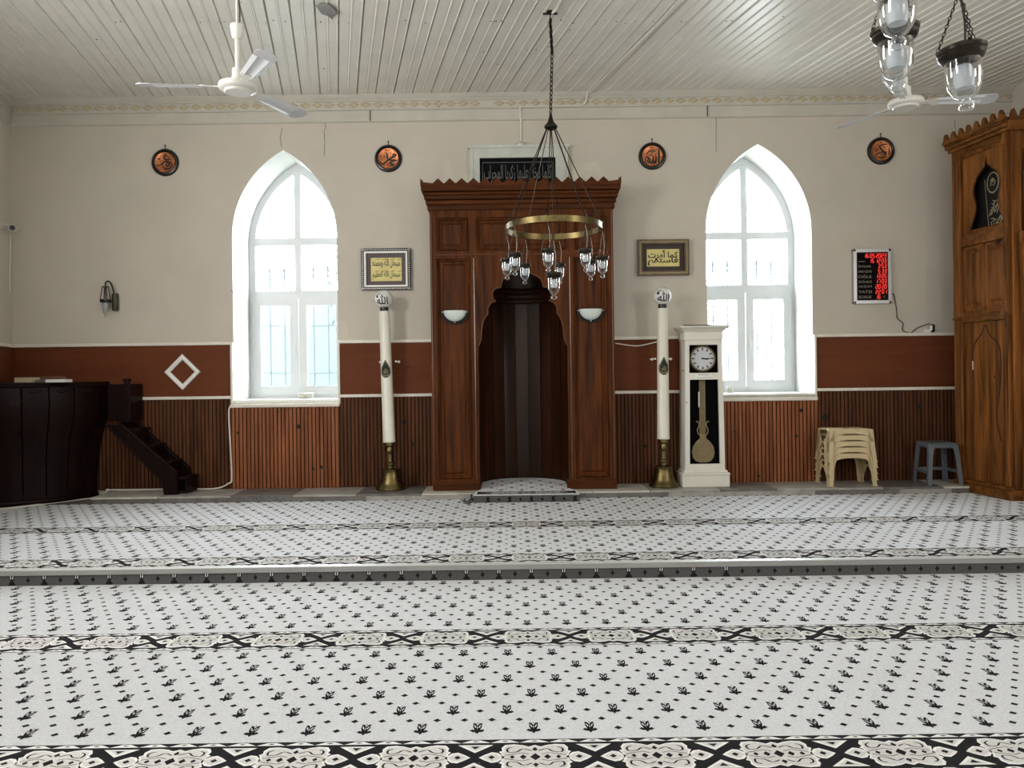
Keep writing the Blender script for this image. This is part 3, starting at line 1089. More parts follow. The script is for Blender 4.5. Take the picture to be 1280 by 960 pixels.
CX0, CX1 = -6.0, 6.2
cp = MB()
z0 = 0.008
cp.prism([(LWX(-3.9) + .02, -3.9), (RWX(-3.9) - .02, -3.9), (RWX(5.088) - .02, 5.088), (LWX(5.088) + .02, 5.088)], lambda a, c, t: (a, c, t), 0.0, z0)
L1 = flatlay(z0)
rows1 = [2.895 + 0.1605 * q for q in range(6)]
rows2 = [4.147 + 0.168 * q for q in range(6)]
field(cp, L1(1), rows1, 0.065, -0.0385, -3.2, 3.2)
field(cp, L1(1), rows2, 0.065, -0.0385, -4.0, 4.4)
border(cp, L1, 3.832, 4.095, 0.065, -3.95, 4.0)
border(cp, L1, 2.575, 2.845, 0.065, -3.2, 3.2)
rows0 = [1.66 + 0.1605 * q for q in range(5)]
field(cp, L1(1), rows0, 0.065, -0.0385, -2.6, 2.6)
carpet1 = cp.build('carpet', ['carpet', 'carpet_ink', 'carpet_white', 'carpet_grey'], origin=(0, 2, 0), smooth=False)
tag(carpet1, 'pale grey patterned wall-to-wall carpet on the lower floor before the step', 'carpet')

cp = MB()
z1 = ZU
cp.prism([(LWX(5.118) + .02, 5.118), (RWX(5.118) - .02, 5.118), (RWX(YP) - .02, YP - 0.01), (LWX(YP) + .02, YP - 0.01)], lambda a, c, t: (a, c, t), ZU - 0.0115, z1)
L2 = flatlay(z1)
field(cp, L2(1), [5.425 + 0.162 * q for q in range(6)], 0.103, -0.004, -4.4, 4.9)
border(cp, L2, 5.135, 5.395, 0.103, -4.4, 5.1)
border(cp, L2, 6.325, 6.585, 0.103, -4.75, 5.4)
field(cp, L2(1), [6.625 + 0.162 * q for q in range(8)], 0.103, -0.004, -4.85, 5.4)
carpet2 = cp.build('carpet', ['carpet', 'carpet_ink', 'carpet_white', 'carpet_grey'], origin=(0, 6.5, ZU), smooth=False)
tag(carpet2, 'pale grey patterned carpet on the raised floor before the mihrab', 'carpet')
rs = MB().box(-4.42, 5.6, 5.086, 5.0995, z0 + 0.001, ZU - 0.014)
fv = lambda a, c: (a, 5.0852, c)
fw2 = lambda a, c: (a, 5.0846, c)
q = 0
xx = -4.4
while xx < 4.4:
    if xx < 1.42:
        T = lambda a, c: fv(xx + a * 0.026, 0.012 + c * 0.085)
        rs.flat([(-1, .05), (-.4, .3), (0, .36), (.4, .3), (1, .05), (.4, 0), (-.4, 0)], T, 1)
        rs.flat([(-.55, .4), (-.65, .75), (-.45, .95), (0, .8), (.45, .95), (.65, .75), (.55, .4), (0, .3)], T, 1)
        T = lambda a, c: fw2(xx + a * 0.026, 0.012 + c * 0.085)
        for s in (-1, 1):
            rs.flat([(s * .14, .46), (s * .38, .5), (s * .42, .78), (s * .14, .70)], T, 2)
        dx = (0.5,)
    else:
        dx = (0.0, 0.5)
    for d_ in dx:
        T = lambda a, c: fv(xx + d_ * FW + a * 0.016, 0.045 + c * 0.024)
        rs.flat([(-1, 0), (-.3, .4), (0, 1), (.3, .4), (1, 0), (.3, -.4), (0, -1), (-.3, -.4)], T, 1)
    xx += FW
rs.build('riser', ['riser', 'carpet_ink', 'carpet_grey'], carpet2, smooth=False)
b = MB().box(-4.42, 5.6, 5.078, 5.128, ZU - 0.003, ZU + 0.004, 0.002).box(-4.42, 5.6, 5.076, 5.086, ZU - 0.034, ZU - 0.004, 0.002, mi=1)
struct(b.build('trim_4', ['nosing', 'nosing_edge']), 'pale metal nosing along the step edge')

# ------------------------------------------------------------------ mihrab
YM = 7.97
mh = thing('mihrab', 'tall varnished wooden prayer niche with zigzag crest and scalloped arch', 'mihrab', (MX, YM + 0.15, ZS))
px2x = lambda px: (px - 652.5) * YM / 961 + MX            # along the front, from the axis
py2z = lambda py: P(652, py, YM).z
FRm = front(YM)


def sym(pts):
    """mirror a left-hand outline about the axis"""
    return pts + [(2 * MX - a, c) for a, c in reversed(pts) if abs(a - MX) > 1e-5]


za, zb = ZS + 0.001, py2z(262)
xl, xr = px2x(538), px2x(767)
arch_px = [(597, 432), (600.5, 424), (601.2, 412), (603, 402), (606, 396), (609.5, 392), (609, 386), (611, 381), (614, 378), (619, 376.5),
           (616, 372), (615, 367), (617, 362), (621, 359.5), (626, 359), (626.5, 354), (629, 349), (633, 345.5), (639, 343), (644, 340), (648, 336), (651, 331), (652.5, 326)]
opening = sym([(px2x(597), za)] + [(px2x(a), py2z(c)) for a, c in arch_px])
panels = [(546, 586, 271, 313), (546, 588, 322, 598), (719, 759, 271, 313), (717, 759, 322, 598), (596, 709, 271, 313)]
pw = [((px2x(a), px2x(b_)), (py2z(d), py2z(c))) for a, b_, c, d in panels]
body = MB()
rect = lambda X, Z, e=0.0: [(X[0] + e, Z[0] + e), (X[1] - e, Z[0] + e), (X[1] - e, Z[1] - e), (X[0] + e, Z[1] - e)]
outl = [(xl, za), (px2x(597), za)] + opening[1:-1] + [(px2x(708), za), (xr, za), (xr, zb), (xl, zb)]
body.prism(outl, FRm, 0, 0.05, holes=[rect(X, Z) for X, Z in pw])
for s, xe in ((1, xl), (-1, xr)):
    body.box(xe, xe + s * 0.03, YM + 0.05, YW - 0.05, za, zb)
frame = body.build('frame', 'mihrab', mh, smooth=False)
for X, Z in pw:
    b = MB()
    vs = []
    for e, d in ((0.0, 0.008), (0.012, -0.006), (0.026, 0.004), (0.034, 0.022), (0.05, 0.022), (0.075, 0.006)):
        vs += [(p[0], YM + d, p[1]) for p in rect(X, Z, e)]
    fs = []
    for r in range(5):
        for q in range(4):
            fs.append([r * 4 + q, r * 4 + (q + 1) % 4, (r + 1) * 4 + (q + 1) % 4, (r + 1) * 4 + q])
    fs.append([20, 21, 22, 23])
    b.add(vs, fs)
    b.build('raised_panel', 'mihrab', mh, smooth=False)
# beads beside the arch panel and at the outer edges
for px in (592.5, 712.5, 539.5, 765.5):
    xx = px2x(px)
    MB().tube([(xx, YM - 0.002, za + 0.1), (xx, YM - 0.002, py2z(322 if 560 < px < 740 else 266))], 0.009, 8).build('bead_moulding', 'bead_varnish', mh)
for py in (317.5,):
    MB().tube([(px2x(545), YM - 0.002, py2z(py)), (px2x(760), YM - 0.002, py2z(py))], 0.008, 8).build('bead_moulding', 'bead_varnish', mh)
# moulded scalloped edge of the arch
b = MB()
inner = [(a, c) for a, c in opening[1:-1]]
b.tube([(a, YM - 0.001, c) for a, c in inner], 0.008, 6)
b.build('arch_edge', 'bead_varnish', mh)
# base plinth blocks
for a0, a1 in ((541, 597.5), (707.5, 768)):
    MB().box(px2x(a0) - 0.012, px2x(a1), YM - 0.014, YM + 0.1, za, py2z(600), 0.004).build('plinth', 'mihrab_h', mh)
# cornice steps
for q, (p0, p1, out) in enumerate([(262, 255, 0.02), (255, 249, 0.035), (249, 244, 0.05), (244, 239.5, 0.062), (239.5, 232, 0.078)]):
    b = MB().box(xl - out, xr + out, YM - out, YW - 0.02, py2z(p0), py2z(p1) - (0.006 if q % 2 else 0.0), 0.008)
    b.build('cornice_moulding', 'mihrab_h', mh)
c0, c1 = xl - 0.082, xr + 0.082
nt_ = 17
tw = (c1 - c0) / nt_
zc = py2z(232)
crest = [(c0, zc - 0.01), (c1, zc - 0.01)]
top = []
for q in range(nt_):
    a = c0 + q * tw
    if q == 0:
        top += [(a, zc + 0.07), (a + tw * .25, zc + 0.028)]
    elif q == nt_ - 1:
        top += [(a + tw * .75, zc + 0.028), (a + tw, zc + 0.07)]
    else:
        top += [(a + 0.006, zc + 0.016), (a + tw / 2, zc + 0.066), (a + tw - 0.006, zc + 0.016)]
crest += top[::-1]
b = MB().prism(crest, front(YM - 0.082), 0, 0.02)
b.build('crest', 'mihrab_h', mh, smooth=False)
for s in (0, 1):
    xe = c0 if s == 0 else c1 - 0.018
    b = MB()
    for q in range(3):
        ya = YM - 0.08 + q * 0.13
        b.prism([(ya, zc - 0.01), (ya + 0.13, zc - 0.01), (ya + 0.125, zc + 0.016), (ya + 0.065, zc + 0.066), (ya + 0.005, zc + 0.016)], lambda a, c, t: (xe + t, a, c), 0, 0.018)
    b.build('crest', 'mihrab_h', mh, smooth=False)
# niche: curved wall of boards, ledge, dome
NR = 0.50
NY = YM + 0.05 + 0.34
nb_ = 11
ztop = py2z(366)
for q in range(nb_):
    a0, a1 = PI * q / nb_, PI * (q + 1) / nb_
    b = MB()
    pts = []
    for rr in (NR, NR + 0.02):
        for t in (a0 + 0.006, a1 - 0.006):
            pts.append((MX - rr * math.cos(t), NY + rr * math.sin(t)))
    poly = [pts[0], pts[1], pts[3], pts[2]]
    b.prism(poly, lambda a, c, t: (a, c, t), ZS + 0.002, ztop)
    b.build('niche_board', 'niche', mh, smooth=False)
b = MB()
for s in (-1, 1):
    b.box(MX + s * (NR + 0.02), MX + s * NR, YM + 0.05, NY, ZS + 0.002, ztop + 0.35)
b.build('niche_cheek', 'niche', mh)
b = MB()
pts = [(MX - (NR + 0.022) * math.cos(PI * q / 24), NY + (NR + 0.022) * math.sin(PI * q / 24)) for q in range(25)]
b.add([(a, c, z_) for z_ in (ZS + 0.002, ztop + 0.1) for a, c in pts], [[q, q + 1, 25 + q + 1, 25 + q] for q in range(24)])
b.box(MX - 0.62, MX + 0.62, YW + TH - 0.06, YW + TH - 0.005, ZU - 0.01, 2.75)
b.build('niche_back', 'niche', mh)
lg = MB()
for dz, rr in ((0.0, 0.06), (0.05, 0.085), (0.10, 0.06)):
    pts = [(MX - (NR - rr) * math.cos(PI * q / 16), NY + (NR - rr) * math.sin(PI * q / 16), ztop + dz) for q in range(17)]
    lg.tube(pts, 0.035, 8)
lg.build('niche_ledge', 'niche', mh)
dm = MB()
vs, fs = [], []
for r in range(7):
    ph = PI / 2 * r / 6
    for q in range(17):
        a = PI * q / 16
        vs.append((MX - NR * math.cos(ph) * math.cos(a), NY + NR * math.cos(ph) * math.sin(a), ztop + 0.1 + 0.55 * math.sin(ph)))
for r in range(6):
    for q in range(16):
        fs.append([r * 17 + q, r * 17 + q + 1, (r + 1) * 17 + q + 1, (r + 1) * 17 + q])
dm.add(vs, fs)
dm.box(MX - 0.6, MX + 0.6, YM + 0.06, NY + 0.2, ztop + 0.62, ztop + 0.66)
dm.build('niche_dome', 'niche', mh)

# half-moon wall lamps on the mihrab
def half_moon(px, py, label):
    p = P(px, py, YM)
    o = thing('half_moon_sconce', label, 'wall lamp', (p.x, YM - 0.003, p.z), group='half moon lamps on the mihrab')
    R = 0.15
    half = [(R * math.cos(PI + PI * q / 20), R * 0.95 * math.sin(PI + PI * q / 20)) for q in range(21)]
    b = MB().prism(half, lambda a, c, t: (a, -t, c), 0.0, 0.012)
    b.build('back_plate', 'blackmatte', o, world=False)
    g_ = MB()
    vs, fs = [], []
    r2 = 0.118
    for r in range(6):
        ph = PI / 2 * r / 5
        for q in range(17):
            a = PI + PI * q / 16
            vs.append((r2 * math.cos(ph) * math.cos(a), -0.012 - 0.055 * math.sin(ph), r2 * .95 * math.cos(ph) * math.sin(a)))
    for r in range(5):
        for q in range(16):
            fs.append([r * 17 + q, r * 17 + q + 1, (r + 1) * 17 + q + 1, (r + 1) * 17 + q])
    g_.add(vs, fs)
    g_.build('glass_shade', 'frost', o, world=False)
    for a, c in ((-0.128, -0.014), (0.128, -0.014), (0, -0.122)):
        MB().ball((a, -0.018, c), 0.008, 10).build('screw', 'silver', o, world=False)
    return o
half_moon(568.5, 388.5, 'half moon lamp with black rim on left side of the mihrab')
half_moon(738, 386.5, 'half moon lamp with black rim on right side of the mihrab')

# carpeted platform in the niche
rg = thing('prayer_platform', 'low carpeted imam platform reaching into the wooden prayer niche', 'platform', (MX, 7.9, ZU))
f0, f1 = P(592, 620, 7.58).x, P(724.5, 620, 7.58).x
yb0 = 7.585
zt = ZS + 0.012
outline = [(f0, yb0), (f1, yb0), (f1 - 0.005, 7.80), (MX + 0.455, 7.95), (MX + 0.455, NY)]
for q in range(1, 12):
    a = PI * q / 12
    outline.append((MX + 0.47 * math.cos(a), NY + 0.47 * math.sin(a)))
outline += [(MX - 0.455, NY), (MX - 0.455, 7.95), (f0 + 0.005, 7.80)]
b = MB().prism([(f0 + .01, yb0 + .01), (f1 - .01, yb0 + .01), (f1 - .012, YP - 0.015), (f0 + .012, YP - 0.015)], lambda a, c, t: (a, c, t), ZU + 0.001, ZS - 0.001)
b.build('base', 'floorbase', rg)
b = MB().prism(outline, lambda a, c, t: (a, c, t), ZS + 0.0015, zt)
LL = flatlay(zt)
border(b, LL, yb0 + 0.02, yb0 + 0.20, (f0 + f1) / 2 - FW, f0 + 0.03, f1 - 0.03)
for r in range(5):
    for q in range(-2, 3):
        xx = MX - 0.03 + (q + (0.5 if r % 2 else 0)) * FW * 0.98
        yy = 7.84 + r * 0.17
        if abs(xx - MX) < 0.40 and yy < NY + math.sqrt(max(0, 0.42 ** 2 - (xx - MX) ** 2)):
            flower(b, LL(1), xx, yy)
            dash(b, LL(1), xx + 0.05, yy + 0.11)
            dash(b, LL(1), xx - 0.05, yy + 0.11)
b.build('carpet_top', ['carpet', 'carpet_ink', 'carpet_white', 'carpet_grey'], rg, smooth=False)
b = MB().box(f0, f1, yb0 - 0.004, yb0 + 0.01, ZU + 0.001, ZS + 0.0012)
for q in range(5):
    xx = f0 + 0.14 + q * 0.215
    T = lambda a, c: (xx + a * 0.026, yb0 - 0.0048, ZU + 0.008 + c * 0.055)
    b.flat([(-1, .05), (-.4, .3), (0, .36), (.4, .3), (1, .05), (.4, 0), (-.4, 0)], T, 1)
    b.flat([(-.55, .4), (-.65, .75), (-.45, .95), (0, .8), (.45, .95), (.65, .75), (.55, .4), (0, .3)], T, 1)
    T = lambda a, c: (xx + 0.107 + a * 0.016, yb0 - 0.0048, ZU + 0.03 + c * 0.018)
    if xx + 0.13 < f1:
        b.flat([(-1, 0), (0, 1), (1, 0), (0, -1)], T, 1)
b.build('carpet_front', ['riser', 'carpet_ink'], rg, smooth=False)

# black cable lying beside the platform
pts = [PG(a, c, ZU + 0.006) for a, c in ((592, 622), (584, 627), (580, 623), (586, 618.5), (592, 621), (590, 627), (583, 629), (577, 625))]
cbl = MB().tube(smooth_path([tuple(p) for p in pts], 6), 0.006, 6)
cbl.tube(smooth_path([(f0 - 0.012, 7.66, ZU + 0.01), (f0 - 0.03, 7.69, ZU + 0.05), (f0 - 0.03, 7.75, ZU + 0.06), (f0 - 0.035, 7.79, ZU + 0.01)], 6), 0.006, 6)
tag(cbl.build('cable', 'cable_black'), 'tangled black cable on the carpet at left of the imam platform', 'cable')

# ------------------------------------------------------------------ inscription over the mihrab
a0, a1 = P(587, 185), P(710, 237)
ip = thing('inscription_panel', 'stone framed black inscription panel rising behind the mihrab crest', 'inscription', ((a0.x + a1.x) / 2, YW, a1.z))
X = (a0.x, a1.x)
Z = (a1.z, a0.z)
i0, i1 = P(599.5, 199), P(694.5, 237)
inn = [(i0.x, Z[0] + 0.02), (i1.x, Z[0] + 0.02), (i1.x, i0.z), (i0.x, i0.z)]
b = MB().prism(rect(X, Z), front(YW - 0.05), 0, 0.05, holes=[inn])
b.prism(rect((X[0] - 0.015, X[1] + 0.015), (Z[1] - 0.02, Z[1] + 0.012)), front(YW - 0.065), 0, 0.065)
for xx in (X[0] + 0.035, X[1] - 0.035):
    b.tube([(xx, YW - 0.052, Z[0]), (xx, YW - 0.052, Z[1] - 0.03)], 0.008, 6)
b.build('stone_frame', 'stone', ip, smooth=False)
b = MB().prism(inn, front(YW - 0.02), 0, 0.02)
b.build('field', 'inscr', ip, smooth=False)
b = MB()
fi = front(YW - 0.0215)
lx0, lx1, lz1 = i0.x + 0.03, i1.x - 0.03, i0.z - 0.045
b.stroke([(lx0, Z[0] + 0.03), (lx0, lz1), (lx1, lz1), (lx1, Z[0] + 0.03)], 0.008, fi)
vs, fs = text2d(arabic('كلما دخل عليها زكريا المحراب'), lx1 - lx0 - 0.03, 0.20, bold=0.004)
b.add([fi(p[0] + (lx0 + lx1) / 2, p[1] + lz1 - 0.125) for p in vs], fs)
b.build('lettering', 'inscr_ink', ip, smooth=False)

# small lamp holder and its conduit over the panel, cables of cornice and ceiling
p = P(651, 183)
b = MB().lathe([(0.0, -0.03), (0.03, -0.03), (0.042, -0.005), (0.042, 0.0)], 16, (p.x, YW - 0.02, p.z + 0.012), axis='y')
b.lathe([(0.0, -0.055), (0.018, -0.05), (0.02, -0.03)], 12, (p.x, YW - 0.02, p.z + 0.012), axis='y', mi=1)
b.box(p.x - 0.035, p.x + 0.035, YW - 0.06, YW - 0.001, p.z - 0.022, p.z - 0.008, 0.004)
tag(b.build('lamp_holder', ['cable', 'silver']), 'small round lamp holder on top of the inscription panel', 'lamp holder')
q0, q1 = P(649.5, 136), P(651, 179)
b = MB().tube([(q0.x, YW - 0.058, q0.z), (q0.x + 0.004, YW - 0.045, q0.z - 0.03), (q0.x + 0.01, YW - 0.012, q0.z - 0.14), (q1.x, YW - 0.012, q1.z + 0.02)], 0.011, 8)
b.tube([(q0.x, YW - 0.06, q0.z), (P(727, 134).x, YW - 0.06, P(727, 134).z + 0.004)], 0.005, 6)
tag(b.build('conduit', 'cable'), 'white conduit dropping from the cornice to the lamp holder', 'conduit')
pts = [(P(728, 133).x, YW - 0.062, P(728, 133).z), (P(732, 128).x, YW - 0.065, P(732, 128).z), (P(733, 121).x, YW - 0.112, 4.385)]
for c_ in ((741, 110), (775, 75), (800, 50), (825, 25), (848, -1), (860, -14)):
    pp = PC(*c_)
    pts.append((pp.x, pp.y, CZ(pp.y) - 0.012))
b = MB().tube(smooth_path(pts, 4), 0.011, 8)
tag(b.build('conduit', 'cable'), 'white conduit crossing the ceiling boards obliquely', 'conduit')
pts = []
for c_ in ((690, 14), (696, 8), (702, -4), (706, -14)):
    pp = PC(*c_)
    pts.append((pp.x, pp.y, CZ(pp.y) - 0.014))
b = MB().tube(smooth_path(pts, 4), 0.012, 8)
tag(b.build('conduit', 'cable'), 'short white cable from chandelier hook along the ceiling', 'conduit')

# ------------------------------------------------------------------ round copper plaques
def plaque(px, py, strokes, label, tilt=0):
    p = P(px, py)
    R = 0.148
    o = thing('round_plaque', label, 'plaque', (p.x, YW, p.z), group='copper plaques along the top of the wall')
    b = MB().lathe([(0.108, -0.012), (0.112, -0.026), (0.124, -0.036), (0.138, -0.032), (R, -0.018), (R, -0.002), (0.0, -0.002)], 36, axis='y', cap=False)
    b.build('rim', 'black', o, world=False)
    b = MB()
    vs, fs = [(0, -0.008, 0)], []
    for r in range(1, 6):
        for k_ in range(32):
            a = 2 * PI * k_ / 32
            rr = 0.114 * r / 5
            vs.append((rr * math.cos(a), -0.008 - 0.012 * (r / 5) ** 2, rr * math.sin(a)))
    for k_ in range(32):
        fs.append([0, 1 + k_, 1 + (k_ + 1) % 32])
    for r in range(4):
        for k_ in range(32):
            fs.append([1 + r * 32 + k_, 1 + r * 32 + (k_ + 1) % 32, 1 + (r + 1) * 32 + (k_ + 1) % 32, 1 + (r + 1) * 32 + k_])
    b.add(vs, fs)
    b.build('copper_disc', 'copper', o, world=False)
    b = MB()
    f = lambda a, c: (a * 0.112, -0.0095 - 0.012 * (a * a + c * c), c * 0.112)
    for pts, wd_ in strokes:
        if len(pts) == 1:
            x_, y_ = pts[0]
            b.flat([(x_ - wd_, y_), (x_, y_ - wd_), (x_ + wd_, y_), (x_, y_ + wd_)], f)
        else:
            sp = smooth_path(pts, 6)
            nn = len(sp)
            b.stroke(sp, [1.25 * wd_ * (0.55 + 0.45 * math.sin(PI * min(1, max(0, (i_ + 0.5) / nn)))) for i_ in range(nn)], f)
    b.build('lettering', 'ink', o, world=False, smooth=False)
    b = MB().tube([(0, -0.006, R - 0.003), (0, -0.006, R + 0.035)], 0.004, 6).ball((0, -0.008, R + 0.038), 0.009, 8)
    b.build('hook', 'brass_dark', o, world=False)
    return o


S_OMER = [([(.42, .42), (.1, .68), (-.12, .5), (.05, .28), (.4, .3), (.5, .22)], .12), ([(-.8, -.18), (-.72, -.32), (-.4, -.2), (0, .1), (.3, .05), (.42, -.1), (.3, -.3), (.1, -.3), (.1, -.1), (.3, -.02)], .13),
          ([(-.2, .0), (-.22, -.35), (.05, -.62), (.45, -.55), (.65, -.25), (.5, .05)], .1), ([(-.6, .35)], .12), ([(-.45, .62)], .06), ([(.55, .55)], .06), ([(-.4, -.45)], .07), ([(.5, -.7)], .06), ([(.05, -.2)], .07)]
S_MUH = [([(-.8, -.25), (-.72, -.52), (-.45, -.5), (-.1, -.2), (.3, .08), (.6, .18), (.72, .32), (.55, .42), (.45, .25), (.62, .15)], .14), ([(-.2, .6), (-.12, .3), (-.08, -.1)], .12),
         ([(-.1, -.1), (.3, -.15), (.85, -.2)], .13), ([(.15, -.55), (.35, -.72), (.5, -.62), (.2, -.4), (.4, -.28), (.8, -.18)], .12), ([(-.25, .8)], .1), ([(.2, .55)], .07), ([(.6, .66)], .06), ([(-.75, .2)], .08), ([(-.4, .1), (-.35, .3)], .06), ([(-.65, -.1), (-.6, .1)], .05), ([(-.1, -.5)], .07)]
S_ALLAH = [([(.62, .7), (.64, 0), (.58, -.72)], .15), ([(.34, .1), (.36, -.3), (.28, -.62), (.1, -.55), (.1, .0)], .15), ([(.08, .05), (.08, -.35), (-.02, -.6), (-.2, -.62), (-.22, -.2)], .14),
           ([(-.2, -.35), (-.3, -.62), (-.45, -.5), (-.35, -.15), (-.6, -.1), (-.7, -.6)], .12), ([(.6, .68), (.2, .6), (-.2, .5), (-.45, .35), (-.5, .15)], .09), ([(.5, .48), (.1, .42), (-.2, .38)], .07), ([(-.1, .82)], .07), ([(.15, .82)], .06), ([(-.2, .1), (.0, .12)], .09), ([(.85, -.05)], .07), ([(.25, .2), (.45, .24)], .07)]
S_BEKR = [([(.62, .62), (.3, .62), (-.1, .5), (-.15, .42), (.1, .1), (.35, -.1), (.55, -.15)], .12), ([(.75, .3), (.78, -.2), (.7, -.4)], .1), ([(-.6, -.5), (-.4, -.3), (.0, -.12), (.25, -.1), (.38, -.2), (.28, -.35), (.12, -.25)], .11),
          ([(-.25, -.55), (-.1, -.68), (.2, -.62), (.42, -.45), (.5, -.2)], .1), ([(.0, -.35)], .08), ([(.5, -.65)], .08), ([(-.35, .6)], .09), ([(-.05, .78)], .06), ([(.2, .35), (.4, .42)], .06), ([(.4, .15)], .05), ([(-.5, .1), (-.3, .2)], .05), ([(-.55, -.05), (-.3, .02)], .05)]
plaque(207, 203.5, S_OMER, 'round black rimmed copper calligraphy plaque left of the left arched window')
plaque(485.5, 198.5, S_MUH, 'round black rimmed copper plaque between the left window and the mihrab')
plaque(815, 195.5, S_ALLAH, 'round black rimmed copper plaque between the mihrab and the right window')
plaque(1100.5, 189, S_BEKR, 'round black rimmed copper calligraphy plaque above the red digital board')

# ------------------------------------------------------------------ framed calligraphies
def framed(pxs, pys, label, style):
    a, c = P(pxs[0], pys[0]), P(pxs[1], pys[1])
    X, Z = (a.x, c.x), (c.z, a.z)
    W, H = X[1] - X[0], Z[1] - Z[0]
    o = thing('framed_calligraphy', label, 'picture', ((X[0] + X[1]) / 2, YW, Z[0]))
    def ring(e0, e1, d0, d1, name, mt):
        b = MB()
        b.prism(rect(X, Z, e0), front(YW - d1), 0, d1 - 0.001, holes=[rect(X, Z, e1)])
        return b.build(name, mt, o, smooth=False)
    if style == 'silver':
        ring(0, 0.035, 0, 0.045, 'outer_frame', 'black')
        b = MB()
        nx, nz = 26, 20
        for q in range(nx):
            for zz in (Z[0] + 0.016, Z[1] - 0.016):
                b.ball((X[0] + W * (q + .5) / nx, YW - 0.046, zz), 0.008, 6)
        for q in range(nz):
            for xx in (X[0] + 0.016, X[1] - 0.016):
                b.ball((xx, YW - 0.046, Z[0] + H * (q + .5) / nz), 0.008, 6)
        stuff(b.build('beading', 'silver', o))
        ring(0.033, 0.052, 0, 0.05, 'inner_frame', 'white')
        ring(0.05, 0.098, 0, 0.02, 'mount', 'mauve')
        ins = 0.096
    else:
        ring(0, 0.05, 0, 0.05, 'outer_frame', 'brown_frame')
        ring(0.02, 0.032, 0, 0.056, 'inner_frame', 'gold')
        ring(0.048, 0.10, 0, 0.022, 'mount', 'brown_dark')
        ins = 0.098
    b = MB().prism(rect(X, Z, ins), front(YW - 0.014), 0, 0.013)
    sh = b.build('sheet', 'gold_paper', o, smooth=False)
    b = MB()
    f = front(YW - 0.0152)
    cx, cz_ = (X[0] + X[1]) / 2, (Z[0] + Z[1]) / 2
    iw, ih = W - 2 * ins, H - 2 * ins
    if style == 'silver':
        for t, dz in (('سبحان الله وبحمده', 0.25), ('سبحان الله العظيم', -0.25)):
            b = MB()
            vs, fs = text2d(arabic(t), iw * 0.88, ih * 0.38, bold=0.013)
            b.add([f(p[0] + cx, p[1] + cz_ + dz * ih) for p in vs], fs)
            for q in range(4):
                xx = cx + iw * (-0.36 + 0.24 * q)
                b.stroke([(xx, cz_ + (dz + 0.15) * ih), (xx + iw * 0.15, cz_ + (dz + 0.20) * ih)], 0.004, f)
            b.build('lettering', 'ink', sh, smooth=False)
    else:
        for t, dz, wd_, hh_ in (('كما أمرت', 0.17, 0.9, 0.54), ('فاستقم', -0.20, 0.92, 0.48)):
            b = MB()
            vs, fs = text2d(arabic(t), iw * wd_, ih * hh_, bold=0.026)
            b.add([f(p[0] + cx, p[1] + cz_ + dz * ih) for p in vs], fs)
            b.build('lettering', 'ink', sh, smooth=False)
    return o
framed((452, 514), (311.5, 362.5), 'silver framed two-line calligraphy on yellow paper above left candle', 'silver')
framed((796, 860.5), (300.5, 344.5), 'brown framed calligraphy on gold ground above the right candle', 'brown')

